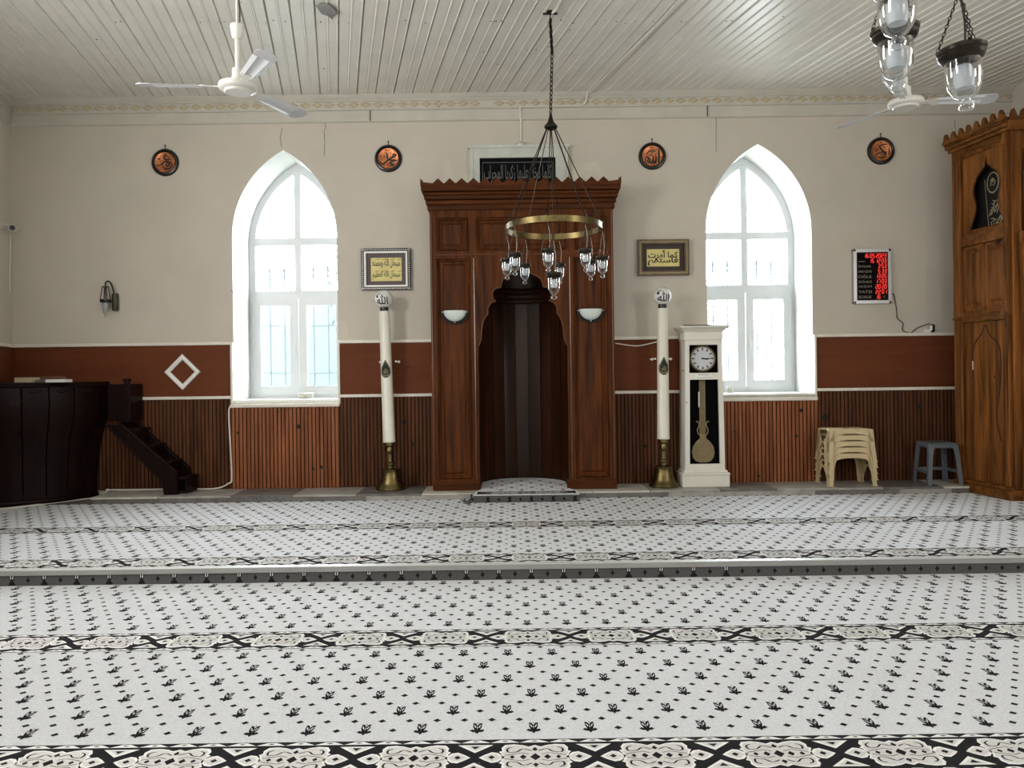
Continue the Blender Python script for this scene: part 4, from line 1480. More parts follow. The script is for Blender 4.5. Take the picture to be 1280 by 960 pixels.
# ------------------------------------------------------------------ tall candles
def candle(px, py, tilt, label):
    b0 = PG(px, py, ZS)
    o = thing('candlestick', label, 'candlestick', (b0.x, b0.y - 0.0, ZS + 0.0005), group='big candles beside the mihrab')
    k_ = b0.y / 961
    H = lambda y: (611.5 - y) * k_
    b = MB().lathe([(0.0, 0.0), (0.155, 0.0), (0.158, 0.012), (0.150, 0.03), (0.128, 0.05), (0.118, 0.075), (0.104, 0.12), (0.095, 0.165), (0.092, 0.19), (0.098, 0.197), (0.098, 0.212), (0.082, 0.218), (0.05, 0.222), (0.0, 0.222)], 36)
    base = b.build('base', 'brass', o, world=False)
    b = MB().lathe([(0.034, 0.215), (0.034, 0.25), (0.05, 0.262), (0.05, 0.28), (0.033, 0.29), (0.031, 0.33), (0.033, 0.375), (0.042, 0.385), (0.046, 0.40), (0.036, 0.415), (0.036, 0.45), (0.05, 0.465), (0.05, 0.49), (0.04, 0.50), (0.0, 0.50)], 28)
    st = b.build('stem', 'brass', o, world=False)
    zt_ = H(389)
    b = MB().lathe([(0.0, 0.497), (0.063, 0.497), (0.066, 0.505), (0.066, 0.515), (0.0645, 0.52), (0.056, zt_ - 0.01), (0.053, zt_), (0.0, zt_)], 32)
    cd = b.build('candle', 'candle', o, world=False)
    b = MB().lathe([(0.0, zt_ - 0.002), (0.042, zt_ - 0.002), (0.046, zt_ + 0.02), (0.042, zt_ + 0.05), (0.0, zt_ + 0.055)], 20)
    nk = b.build('collar', 'black', o, world=False)
    gz, gr = zt_ + 0.128, 0.096
    b = MB().ball((0, 0, gz), gr, 32)
    gl = b.build('globe', 'globe', o, world=False)
    vs, fs = fine(*text2d('\uFDF2', 0.118, 0.105, bold=0.016))
    b = MB()
    fsph = lambda a, c: (a, -math.sqrt(max(1e-6, (gr + 0.0012) ** 2 - a * a - c * c)), gz + c)
    b.add([fsph(p[0] - 0.005, p[1] - 0.008) for p in vs], fs)
    b.stroke(smooth_path([(-0.02, 0.055), (-0.055, 0.04), (-0.06, 0.015), (-0.048, 0.012)], 4), 0.008, fsph)
    b.flat([(-0.07, 0.01), (-0.045, 0.02), (-0.05, 0.035), (-0.068, 0.03)], fsph)
    b.build('lettering', 'ink', gl, world=False, smooth=False)
    # leaf shaped plaque
    zc_ = H(462)
    rr = lambda z: 0.0645 + (0.056 - 0.0645) * (z - 0.52) / (zt_ - 0.53) + 0.002
    fcy = lambda a, c, d=0.0: (a, -math.sqrt((rr(zc_) + d) ** 2 - a * a), zc_ + c)
    leaf = [(0, .105), (.012, .085), (.03, .05), (.048, .015), (.05, -.03), (.042, -.06), (.02, -.082), (0, -.088)]
    leaf = leaf + [(-a, c) for a, c in leaf[-2:0:-1]]
    b = MB()
    rings = [[(a * s, c * s) for a, c in leaf] for s in (1.0, 0.66, 0.33)]
    vs = [fcy(*p) for r_ in rings for p in r_] + [fcy(0, 0)]
    nn = len(leaf)
    fs = []
    for r_ in range(2):
        for q in range(nn):
            fs.append([r_ * nn + q, r_ * nn + (q + 1) % nn, (r_ + 1) * nn + (q + 1) % nn, (r_ + 1) * nn + q])
    for q in range(nn):
        fs.append([2 * nn + q, 2 * nn + (q + 1) % nn, 3 * nn])
    b.add(vs, fs)
    em = b.build('emblem', 'green', o, world=False)
    b = MB()
    fc2 = lambda a, c: fcy(a, c, 0.0015)
    b.stroke([(a * .84, c * .86) for a, c in leaf], 0.004, fc2, closed=True)
    vs, fs = text2d('\uFDF2', 0.05, 0.055, bold=0.01)
    b.add([fc2(p[0], p[1] - 0.012) for p in vs], fs)
    b.stroke(smooth_path([(-.025, -.05), (0, -.062), (.025, -.05)], 4), 0.006, fc2)
    b.build('lettering', 'gold', em, world=False, smooth=False)
    # wall bracket holding the candle
    zb_ = H(452)
    b = MB()
    yw = YW - b0.y - 0.022
    for s in (-1, 1):
        b.tube(smooth_path([(s * 0.075, yw, zb_), (s * 0.078, 0.03, zb_), (s * 0.072, -0.02, zb_)], 4), 0.010, 8)
        b.ball((s * 0.098, 0.03, zb_ - 0.004), 0.015, 10)
        b.tube([(s * 0.07, 0.03, zb_), (s * 0.098, 0.03, zb_ - 0.004)], 0.009, 8)
    b.build('wall_bracket', 'cable', o, world=False)
    for part in (st, cd, nk, gl, em):
        part.rotation_euler = (0, tilt, 0)
    return o
candle(488.5, 611.5, -0.024, 'tall ivory candle on brass bell base standing left of the mihrab')
candle(829.5, 608.0, 0.006, 'tall ivory candle on brass bell base standing beside the longcase clock')

# ------------------------------------------------------------------ longcase clock
YC = 7.99
ck = thing('longcase_clock', 'white painted longcase clock with glazed pendulum door standing on the plinth', 'clock', (P(881, 609, YC).x, YC + 0.12, ZS + 0.0005))
pc_ = lambda px, py: P(px, py, YC)
zC = lambda py: P(880, py, YC).z
cx_ = P(880, 480, YC).x
kx = YC / 961
DEP = 0.26
zb0 = ZS + 0.0005
def cbox(w_, z0_, z1_, out, name, mt='clockwhite', bev=0.006, cdx=0.0):
    b = MB().box(cx_ + cdx - w_ / 2 * kx, cx_ + cdx + w_ / 2 * kx, YC - out, YC + DEP, z0_, z1_, bev)
    return b.build(name, mt, ck)
cbox(59, zb0, zC(594), 0.022, 'plinth', cdx=0.004)
cbox(60, zC(594), zC(591), 0.028, 'plinth_moulding', cdx=0.004)
cbox(55, zC(591), zC(588), 0.012, 'plinth_moulding', cdx=0.004)
# tapering trunk, a case with two windows
zt0, zt1_ = zC(588), zC(425)
wb, wt = 50.0 * kx / 2, 46.5 * kx / 2
hwz = lambda z: wb + (wt - wb) * (z - zt0) / (zt1_ - zt0)
o_ = [(cx_ - wb, zt0), (cx_ + wb, zt0), (cx_ + wt, zt1_), (cx_ - wt, zt1_)]
lo0, lo1 = zC(580), zC(474.5)
hi0, hi1 = zC(466), zC(431)
m_ = 6.0 * kx
w1 = [(cx_ - hwz(lo0) + m_, lo0), (cx_ + hwz(lo0) - m_, lo0), (cx_ + hwz(lo1) - m_, lo1), (cx_ - hwz(lo1) + m_, lo1)]
w2 = [(cx_ - hwz(hi0) + m_ * .9, hi0), (cx_ + hwz(hi0) - m_ * .9, hi0), (cx_ + hwz(hi1) - m_ * .9, hi1), (cx_ - hwz(hi1) + m_ * .9, hi1)]
b = MB().prism(o_, front(YC), 0, 0.03, holes=[w1, w2])
b.build('door', 'clockwhite', ck, smooth=False)
b = MB()
for s in (-1, 1):
    b.add([(cx_ + s * wb, YC + 0.03, zt0), (cx_ + s * wb, YC + DEP, zt0), (cx_ + s * wt, YC + DEP, zt1_), (cx_ + s * wt, YC + 0.03, zt1_)], [(0, 1, 2, 3)])
b.build('case_side', 'clockwhite', ck, smooth=False)
b = MB().prism([(cx_ + (a - cx_) * 0.95, c) for a, c in o_], front(YC + 0.14), 0, 0.1)
b.prism([(cx_ - hwz(hi0) + .01, hi0 - 0.05), (cx_ + hwz(hi0) - .01, hi0 - 0.05), (cx_ + hwz(hi0) - .01, hi0), (cx_ - hwz(hi0) + .01, hi0)], front(YC + 0.03), 0, 0.12)
b.build('case_interior', 'clockdark', ck, smooth=False)
b = MB().flat(w1, front(YC + 0.015)).flat(w2, front(YC + 0.015))
b.build('door_glass', 'clockglass', ck, smooth=False)
# head
cbox(48.5, zC(425), zC(415), 0.008, 'frieze', bev=0.004)
hd = MB()
st_ = [(24.2, 0.01, 415), (25.5, 0.02, 413.5), (28, 0.045, 411), (31, 0.07, 409.5), (31.5, 0.075, 407.5)]
vs, fs = [], []
for hw_, out, py in st_:
    vs += [(cx_ - hw_ * kx, YC - out, zC(py)), (cx_ + hw_ * kx, YC - out, zC(py)), (cx_ + hw_ * kx, YC + DEP, zC(py)), (cx_ - hw_ * kx, YC + DEP, zC(py))]
for r in range(4):
    for q in range(4):
        fs.append([r * 4 + q, r * 4 + (q + 1) % 4, (r + 1) * 4 + (q + 1) % 4, (r + 1) * 4 + q])
fs += [[0, 1, 2, 3], [16, 17, 18, 19]]
hd.add(vs, fs)
hd.build('cornice', 'clockwhite', ck, smooth=False)
# dial
dc = P(878.0, 448.2, YC + 0.09)
dcx, dcz = dc.x, dc.z
Rd = 14.2 * kx
b = MB().lathe([(0.0, 0.0), (Rd + .022, 0.0), (Rd + .022, -0.012), (Rd + .012, -0.022), (Rd + .002, -0.016), (Rd, -0.004)], 40, (dcx, YC + 0.1, dcz), axis='y', cap=False)
b.build('bezel', 'pendulum', ck)
b = MB().lathe([(0.0, -0.008), (Rd, -0.008), (Rd, 0.0)], 40, (dcx, YC + 0.094, dcz), axis='y')
dl = b.build('dial', 'dial', ck)
b = MB()
f = front(YC + 0.0850)
for h in range(12):
    a = PI / 2 - h * PI / 6
    ri, ro = Rd * .70, Rd * .93
    wi, wo = Rd * .025, Rd * .085
    ux, uz = math.cos(a), math.sin(a)
    b.flat([(dcx + ux * ri - uz * wi, dcz + uz * ri + ux * wi), (dcx + ux * ro - uz * wo, dcz + uz * ro + ux * wo), (dcx + ux * ro + uz * wo, dcz + uz * ro - ux * wo), (dcx + ux * ri + uz * wi, dcz + uz * ri - ux * wi)], f)
b.build('numerals', 'ink', dl, smooth=False)
b = MB()
f = front(YC + 0.0835)
for a, l_, wd_ in ((-0.02, .80, .06), (-0.12, .58, .09)):
    ux, uz = math.cos(a), math.sin(a)
    b.stroke([(dcx - ux * Rd * .12, dcz - uz * Rd * .12), (dcx + ux * Rd * l_ * .6, dcz + uz * Rd * l_ * .6), (dcx + ux * Rd * l_, dcz + uz * Rd * l_)], [Rd * wd_, Rd * wd_ * 1.4, Rd * .02], f)
b.lathe([(0, -0.006), (Rd * .07, -0.004), (Rd * .07, 0.0)], 12, (dcx, YC + 0.084, dcz), axis='y')
b.build('hands', 'ink', dl, smooth=False)
b = MB().box(cx_ - 11 * kx, cx_ + 9 * kx, YC - 0.002, YC + 0.001, zC(473), zC(467.5))
nl = b.build('name_label', 'white', ck)
b = MB()
f = front(YC - 0.003)
for q in range(15):
    xx = cx_ + (-7 + q * 0.95) * kx
    b.stroke([(xx, zC(468.6)), (xx + 0.6 * kx, zC(468.6))], 0.006, f)
for q in range(19):
    xx = cx_ + (-9 + q * 0.95) * kx
    b.stroke([(xx, zC(471.8)), (xx + 0.6 * kx, zC(471.8))], 0.005, f)
stuff(b.build('lettering', 'ink', nl, smooth=False))
# pendulum: gridiron rod, lyre, bob
pxm = P(878.0, 530, YC + 0.09).x
b = MB()
for dx in (-3.2, -1.6, 0.0, 1.6, 3.2):
    b.box(pxm + (dx - .6) * kx, pxm + (dx + .6) * kx, YC + 0.085, YC + 0.095, zC(545), zC(475))
b.box(pxm - 4 * kx, pxm + 4 * kx, YC + 0.083, YC + 0.097, zC(509.5), zC(508.5))
b.box(pxm - 5 * kx, pxm - 3.4 * kx, YC + 0.08, YC + 0.095, zC(509), zC(490), mi=1)
pn = b.build('pendulum', ['pendulum', 'candle'], ck)
b = MB()
for s in (-1, 1):
    b.tube(smooth_path([(pxm + s * 8 * kx, YC + 0.085, zC(527.5)), (pxm + s * 5.5 * kx, YC + 0.085, zC(528)), (pxm + s * 4.4 * kx, YC + 0.085, zC(532)), (pxm + s * 6.6 * kx, YC + 0.085, zC(538)), (pxm + s * 5.6 * kx, YC + 0.085, zC(543)), (pxm + s * 2 * kx, YC + 0.085, zC(546))], 5), 0.006, 8)
b.build('lyre', 'gold', pn)
b = MB()
bob = [(0, 544), (3.5, 544), (4.2, 549), (9, 553), (13, 559), (14.3, 566), (13, 573), (9, 577.5), (4, 579), (0, 579)]
vs, fs = [], []
pol = [(pxm + a * kx, zC(c)) for a, c in bob] + [(pxm - a * kx, zC(c)) for a, c in bob[-2:0:-1]]
b.prism(pol, front(YC + 0.07), 0, 0.03)
b.build('bob', 'pendulum', pn)
b = MB()
for p_ in (pc_(853.8, 463), pc_(858, 503)):
    b.ball((p_.x, YC - 0.004, p_.z), 0.008, 8)
b.build('lock', 'pendulum', ck)
b = MB().box(pc_(855, 406).x, pc_(887, 406).x, YC + 0.0, YC + 0.14, zC(407.5) + 0.001, zC(407.5) + 0.014, 0.004)
tag(b.build('book', 'blackmatte'), 'thin black book lying on top of the longcase clock', 'book')

# ------------------------------------------------------------------ prayer time board
YB = YW
a, c = P(1064.3, 312.3), P(1112, 379.5)
X, Z = (a.x, c.x), (c.z, a.z)
W, H = X[1] - X[0], Z[1] - Z[0]
bd = thing('prayer_time_board', 'black digital prayer times board with red numerals on the right wall section', 'digital clock', ((X[0] + X[1]) / 2, YW, Z[0]))
b = MB().prism(rect(X, Z), front(YW - 0.045), 0, 0.044, holes=[rect(X, Z, 0.034)])
b.build('frame', 'alu', bd, smooth=False)
b = MB()
for xx in X:
    for zz in Z:
        sx, sz = (1 if xx == X[0] else -1), (1 if zz == Z[0] else -1)
        b.box(xx - sx * 0.003, xx + sx * 0.03, YW - 0.048, YW - 0.002, zz - sz * 0.003, zz + sz * 0.03, 0.008)
b.build('frame_corner', 'black', bd)
b = MB().prism(rect(X, Z, 0.032), front(YW - 0.034), 0, 0.033)
b.build('face', 'ledblack', bd, smooth=False)
b = MB()
b.stroke(rect(X, Z, 0.045), 0.003, front(YW - 0.0345), closed=True)
b.build('outline', 'brown_dark', bd, smooth=False)
SEG = {'0': 'abcdef', '1': 'bc', '2': 'abged', '3': 'abgcd', '4': 'fgbc', '5': 'afgcd', '6': 'afgedc', '7': 'abc', '8': 'abcdefg', '9': 'abcdfg'}
def digits(txt, xr, zc, dh, mb):
    dw = dh * 0.47
    f = front(YW - 0.0355)
    x_ = xr
    for ch in reversed(txt):
        if ch == ' ':
            x_ -= dw * 0.45
            continue
        x_ -= dw
        sl = lambda p: (p[0] + (p[1] - zc) * 0.12, p[1])
        t_ = zc + dh / 2
        m_ = zc
        l_ = zc - dh / 2
        g = {'a': ((x_, t_), (x_ + dw, t_)), 'g': ((x_, m_), (x_ + dw, m_)), 'd': ((x_, l_), (x_ + dw, l_)), 'f': ((x_, t_), (x_, m_)), 'b': ((x_ + dw, t_), (x_ + dw, m_)),
             'e': ((x_, m_), (x_, l_)), 'c': ((x_ + dw, m_), (x_ + dw, l_))}
        for s in SEG[ch]:
            mb.stroke([sl(g[s][0]), sl(g[s][1])], dh * 0.115, f)
        x_ -= dw * 0.55
rowsB = ['16 05 2023', '15 12 03', '3 53', '5 33', '13 05', '17 03', '20 20', '22 01', '16']
namesB = [None, None, 'İMSAK', 'SAB-GÜN', 'ÖĞLE', 'İKİNDİ', 'AKŞAM', 'YATSI', 'SICAKLIK']
zr0, zr1 = Z[1] - 0.072, Z[0] + 0.072
for q, t in enumerate(rowsB):
    zc_ = zr0 + (zr1 - zr0) * q / 8
    b = MB()
    digits(t, X[1] - (0.05 if q < 8 else 0.118), zc_, 0.040, b)
    b.build('digit_row', 'led', bd, smooth=False)
    b = MB()
    f = front(YW - 0.0352)
    if namesB[q]:
        vs, fs = text2d(namesB[q], 0.142 if q else 0.1, 0.030 if q not in (4,) else 0.036)
        b.add([f(p[0] + X[0] + 0.055 + 0.071, p[1] + zc_) for p in vs], fs)
    elif q == 1:
        for k_ in range(8):
            xx = X[0] + 0.058 + k_ * 0.009
            b.stroke([(xx, zc_ - 0.006), (xx + 0.006, zc_ - 0.006)], 0.008, f)
    if q == 8:
        vs, fs = text2d('°C', None, 0.022)
        b.add([f(p[0] + X[1] - 0.075, p[1] + zc_) for p in vs], fs)
    if b.f:
        b.build('lettering', 'ledtext', bd, smooth=False)
# its cable, plug and socket
pts = [(1111, 367.5), (1116, 367.8), (1118, 375), (1120, 388), (1121, 398), (1128, 404), (1127.5, 413), (1135, 416), (1138, 416), (1146, 410), (1157, 406), (1160.5, 404)]
pts = [P(*q) for q in pts]
b = MB().tube(smooth_path([(p.x, YW - 0.012, p.z) for p in pts], 4), 0.0045, 6)
tag(b.build('cable', 'cable_black'), 'thin black cable hanging from the digital board to the plug', 'cable')
s0, s1 = P(1153, 412), P(1166, 416)
sk = thing('wall_socket', 'small white wall socket strip on the dado rail with black plug', 'socket', ((s0.x + s1.x) / 2, YW, ZR1 + 0.036))
zk = ZR1 + 0.036
MB().box(s0.x, P(1162, 412).x, YW - 0.04, YW - 0.001, zk + 0.001, zk + 0.032, 0.006).build('socket_body', 'white', sk)
MB().box(P(1160.5, 412).x, P(1166, 412).x, YW - 0.05, YW - 0.001, zk + 0.001, zk + 0.085, 0.01).build('plug', 'black', sk)
MB().box(P(1160, 412).x, P(1162.5, 412).x, YW - 0.054, YW - 0.02, zk + 0.02, zk + 0.075, 0.004).build('adapter', 'white', sk)

# ------------------------------------------------------------------ diamond moulding on the dado
dcn = P(228, 465, YW - 0.03)
ra, rb = 22.5 * YW / 961, 15 * YW / 961
o = thing('diamond_frame', 'white moulded empty diamond frame on the left dado panel', 'decoration', (dcn.x, YW - 0.0225, dcn.z))
cor = [(0, 1), (1, 0), (0, -1), (-1, 0)]
for q in range(4):
    p0, p1 = cor[q], cor[(q + 1) % 4]
    vs, fs = [], []
    for p_ in (p0, p1):
        for rr, d in ((ra, -0.001), (ra, -0.012), (ra * .9 + rb * .1, -0.024), ((ra + rb) / 2, -0.03), (ra * .15 + rb * .85, -0.022), (rb, -0.010), (rb, -0.001)):
            vs.append((p_[0] * rr, d, p_[1] * rr))
    for r in range(6):
        fs.append([r, r + 1, 7 + r + 1, 7 + r])
    MB().add(vs, fs).build('moulding', 'white', o, world=False)

# ------------------------------------------------------------------ wall lantern and camera (left)
p = P(140, 370)
o = thing('wall_lantern', 'dark metal wall lantern with small glass cup on left wall section', 'wall lamp', (p.x, YW, p.z))
k8 = YW / 961
lp = lambda px, py, d: (P(px, py).x, YW - d, P(px, py).z)
b = MB()
bx, bz = P(146, 377).x, P(146, 377).z
b.lathe([(0.0, -0.105), (0.028, -0.105), (0.034, -0.09), (0.034, 0.05), (0.03, 0.085), (0.0, 0.09)], 16, (bx, YW - 0.036, bz))
b.build('mount', 'sconce_green', o)
b = MB().tube(smooth_path([lp(145, 368, 0.04), lp(143.8, 359, 0.06), lp(142, 354, 0.075), lp(139.8, 352.8, 0.085), lp(137.6, 354.5, 0.09), lp(137, 358.5, 0.09)], 5), 0.009, 8)
b.build('arm', 'black', o)
lx, lz_ = P(137, 360).x, P(137, 360).z
b = MB().lathe([(0.0, 0.0), (0.012, 0.0), (0.036, 0.008), (0.036, 0.014), (0.012, 0.022), (0.0, 0.024)], 16, (lx, YW - 0.09, lz_ - 0.008))
zr_ = P(137, 377.5).z
for q in range(4):
    a = PI / 4 + q * PI / 2
    b.tube([(lx + 0.03 * math.cos(a), YW - 0.09 + 0.03 * math.sin(a), lz_), (lx + 0.054 * math.cos(a), YW - 0.09 + 0.054 * math.sin(a), zr_)], 0.005, 6)
b.tube([(lx, YW - 0.09, lz_), (lx, YW - 0.09, zr_ + 0.02)], 0.005, 6)
b.lathe([(0.046, 0.02), (0.056, 0.018), (0.058, 0.0), (0.05, -0.016), (0.044, -0.016)], 20, (lx, YW - 0.09, zr_))
b.build('cage', 'black', o)
b = MB().lathe([(0.048, 0.0), (0.046, -0.04), (0.036, -0.09), (0.018, -0.13), (0.01, -0.14), (0.014, -0.15), (0.008, -0.165), (0.0, -0.168)], 18, (lx, YW - 0.09, zr_ - 0.012), cap=False)
b.build('glass_cup', 'glass', o)
b = MB().lathe([(0.0, 0.0), (0.02, 0.0), (0.022, -0.04), (0.012, -0.07), (0.0, -0.075)], 12, (lx, YW - 0.09, zr_ - 0.016))
b.build('bulb', 'bulb', o)

yc_ = 8.12
p = P(15, 285, yc_)
o = thing('security_camera', 'small white bullet security camera in the left corner of the wall', 'camera', (p.x, yc_, p.z))
wx = LWX(yc_)
b = MB().lathe([(0.0, 0.0), (0.032, 0.0), (0.032, 0.012), (0.0, 0.014)], 14, (0, 0, 0))
b.v = [(wx + v[2], yc_ + v[0], p.z + 0.035 + v[1]) for v in b.v]
b.tube([(wx + 0.012, yc_, p.z + 0.035), (wx + 0.05, yc_ - 0.01, p.z + 0.03), (p.x - 0.01, yc_, p.z + 0.01)], 0.011, 8)
b.build('mount', 'cam_white', o)
dirv = Vector((0.42, -1, -0.15)).normalized()
pr = [(0.0, -0.10), (0.03, -0.10), (0.036, -0.085), (0.036, 0.055), (0.034, 0.058), (0.028, 0.05), (0.0, 0.05)]
b = MB().lathe(pr, 20)
mt_ = Matrix.Translation((p.x + 0.012, yc_, p.z)) @ dirv.to_track_quat('Z', 'Y').to_matrix().to_4x4()
b.v = [tuple(mt_ @ Vector(v)) for v in b.v]
b.build('body', 'cam_white', o)
b = MB().lathe([(0.0, 0.052), (0.027, 0.052), (0.027, 0.04)], 18)
b.v = [tuple(mt_ @ Vector(v)) for v in b.v]
b.build('lens', 'black', o)
q0 = P(13.5, 292, 8.2)
b = MB().tube(smooth_path([(p.x - 0.01, yc_, p.z - 0.02), (LWX(8.25) + 0.03, 8.25, q0.z - 0.02), (LWX(8.27) + 0.012, 8.27, P(14, 330, 8.27).z), (LWX(8.27) + 0.01, 8.27, P(14.5, 366, 8.27).z)], 5), 0.006, 6)
tag(b.build('cable', 'cable'), 'white cable hanging below the security camera', 'cable')

# ------------------------------------------------------------------ pulpit in the left corner
PCX, PCY = -5.42, 8.52
RIM = 1.358
pl = thing('pulpit', 'very dark wooden round preaching chair with staves filling the left corner', 'pulpit', (-5.0, 8.0, ZU))
def prad(z):
    tb = [(0.11, 0.93), (0.3, 0.93), (0.55, 0.95), (0.8, 1.0), (0.98, 1.065), (1.12, 1.095), (1.25, 1.09), (1.36, 1.08)]
    for (z0_, r0), (z1_, r1) in zip(tb, tb[1:]):
        if z <= z1_:
            t = (z - z0_) / (z1_ - z0_)
            return r0 + (r1 - r0) * t
    return tb[-1][1]
ns = 6
A0, A1 = math.radians(-83), math.radians(-9)
zl = [ZU + 0.001 + (1.325 - ZU) * q / 14 for q in range(15)]
def inside(x_, y_, z_):
    xx_ = max(x_, LWX(y_) + 0.034)
    yy_ = min(y_, YW - 0.05)
    return (xx_, yy_, z_)
for s in range(ns):
    a0, a1 = A0 + (A1 - A0) * s / ns, A0 + (A1 - A0) * (s + 1) / ns
    b = MB()
    vs, fs = [], []
    for z_ in zl:
        r_ = prad(z_)
        for a, dr in ((a0 + .002, 0), (a0 + .007, 0.009), (a0 + (a1 - a0) * .33, 0.013), (a0 + (a1 - a0) * .67, 0.013), (a1 - .007, 0.009), (a1 - .002, 0), (a1 - .002, -0.04), (a0 + .002, -0.04)):
            vs.append(inside(PCX + (r_ + dr) * math.cos(a), PCY + (r_ + dr) * math.sin(a), z_))
    for r in range(14):
        for q in range(8):
            fs.append([r * 8 + q, r * 8 + (q + 1) % 8, (r + 1) * 8 + (q + 1) % 8, (r + 1) * 8 + q])
    fs += [list(range(8)), [14 * 8 + q for q in range(8)]]
    b.add(vs, fs)
    b.build('stave', 'pulpit', pl)
def arc(r_, z_, n_=24, a0=A0, a1=A1):
    return [inside(PCX + r_ * math.cos(a0 + (a1 - a0) * q / n_), PCY + r_ * math.sin(a0 + (a1 - a0) * q / n_), z_) for q in range(n_ + 1)]
b = MB().tube(arc(1.085, RIM - 0.022), 0.022, 8)
b.tube(arc(1.10, 1.318), 0.014, 8)
b.build('rim', 'pulpit', pl)
b = MB()
top = [inside(PCX, PCY, 0)[:2]] + [q[:2] for q in arc(1.08, 0)]
cen = (LWX(8.3) + 0.04, YW - 0.05)
b.prism([cen] + [q[:2] for q in arc(1.08, 0)], lambda a, c, t: (a, c, t), 1.325, RIM - 0.008)
b.build('desk_top', 'pulpit', pl, smooth=False)
# base ring
b = MB().tube(arc(prad(0.15) + 0.012, ZU + 0.035), 0.03, 8)
b.build('base_ring', 'pulpit', pl)
# hanging ornaments under the rim
b = MB()
for s in range(2, ns):
    a = A0 + (A1 - A0) * (s + .5) / ns
    r_ = prad(1.26) + 0.014
    pts = []
    for q in range(9):
        t = PI + PI * q / 8
        pts.append(inside(PCX + r_ * math.cos(a + 0.05 * math.cos(t)), PCY + r_ * math.sin(a + 0.05 * math.cos(t)), 1.285 + 0.035 * math.sin(t)))
    b.tube(pts, 0.006, 6)
stuff(b.build('scallop', 'pulpit', pl))
# landing box beside the tub
lx0, lx1 = P(133, 500, 8.0).x, P(164, 500, 8.05).x
b = MB().box(lx0, lx1, 8.02, YW - 0.05, P(150, 527, 8.02).z, RIM - 0.03, 0.004)
b.build('landing_box', 'pulpit', pl)
b = MB().tube([(lx1 - 0.03, 8.03, RIM - 0.03), (lx1 - 0.03, 8.03, RIM + 0.012)], 0.028, 12)
b.tube([(lx1 - 0.07, 8.03, RIM + 0.01), (lx1 + 0.005, 8.03, RIM + 0.012)], 0.016, 10)
b.build('newel', 'pulpit', pl)
# stairs going down to the right along the wall
def stringer(y0_, y1_, top_l, bot_r, thick):
    (xa_, za_), (xb_, zb_) = top_l, bot_r
    poly = [(xa_, za_), (xa_ + 0.19, za_), (xb_ + 0.11, zb_ + 0.135), (xb_ + 0.11, ZS + 0.001), (xb_ - 0.03, ZS + 0.001), (xb_ - 0.05, zb_ + 0.02)]
    b = MB().prism(poly, lambda a, c, t: (a, c, t), 0, 1) if False else MB().prism(poly, lambda a, c, t: (a, t, c), y0_, y1_)
    b.tube([(xa_ + 0.185, y0_ - 0.004, za_ - 0.006), (xb_ + 0.10, y0_ - 0.004, zb_ + 0.13)], 0.009, 6)
    b.tube([(xa_ + 0.03, y0_ - 0.004, za_ - 0.01), (xb_ - 0.04, y0_ - 0.004, zb_ + 0.03)], 0.006, 6)
    return b
fl_ = P(130, 531, 7.93)
fr_ = P(208, 606, 7.93)
b = stringer(7.93, 7.965, (fl_.x, fl_.z), (fr_.x, fr_.z), 0.03)
b.build('stringer', 'pulpit', pl, smooth=False)
b = stringer(8.245, 8.28, (fl_.x, fl_.z), (fr_.x, fr_.z), 0.03)
b.build('stringer', 'pulpit', pl, smooth=False)
ztp = fl_.z
for q in range(4):
    t = (q + 0.15) / 3.6
    xx = fl_.x + 0.16 + (fr_.x - fl_.x - 0.02) * t
    zz = ztp - 0.02 - (ztp - ZS - 0.12) * t
    MB().box(xx - 0.06, xx + 0.15, 7.96, 8.25, zz - 0.025, zz, 0.005).build('tread', 'pulpit', pl)
    MB().box(xx + 0.11, xx + 0.125, 7.967, 8.243, max(ZS + 0.002, zz - 0.17), zz - 0.025).build('step_riser', 'pulpit', pl)
# backrest on the pulpit and books on its top
yb_ = 8.0
x0_, x1_ = P(20, 470, yb_).x, P(83, 470, yb_).x
zb_ = RIM - 0.007
xw = LWX(yb_) + 0.05
x0_ = max(x0_, xw)
prf = [(x0_, zb_), (x1_, zb_), (x1_ + .0, zb_ + 0.03), (x1_ - 0.02, zb_ + 0.058), (x1_ - 0.06, zb_ + 0.07), (x0_ + 0.05, zb_ + 0.06), (x0_, zb_ + 0.04)]
b = MB().prism(prf, front(yb_), 0, 0.04)
b.build('backrest', 'brownpad', pl)
def book(pxa, pxb, pya, Y, mt, label, lean=0):
    xa_, xb_ = P(pxa, pya, Y).x, P(pxb, pya, Y).x
    z1_ = P((pxa + pxb) / 2, pya, Y).z
    z1_ = max(z1_, zb_ + 0.012)
    o = thing('book', label, 'book', ((xa_ + xb_) / 2, Y, zb_ + 0.001), group='books on the pulpit top')
    MB().box(xa_ + .004, xb_ - .004, Y + .003, Y + 0.13, zb_ + 0.004, z1_ - 0.003).build('pages', mt, o)
    cv = MB().box(xa_, xb_, Y, Y + 0.135, zb_ + 0.001, zb_ + 0.004).box(xa_, xb_, Y, Y + 0.135, z1_ - 0.003, z1_)
    cv.build('cover', 'book_grey', o)
book(17, 40, 471.6, 7.78, 'book_beige', 'thick beige paged book lying at the left end of the pulpit top')
book(43, 55.5, 474.6, 7.8, 'book_grey', 'thin grey booklet lying between two books on the pulpit')
book(56, 81.5, 473.8, 7.7, 'book_white', 'white paged book lying right of the others on the pulpit')

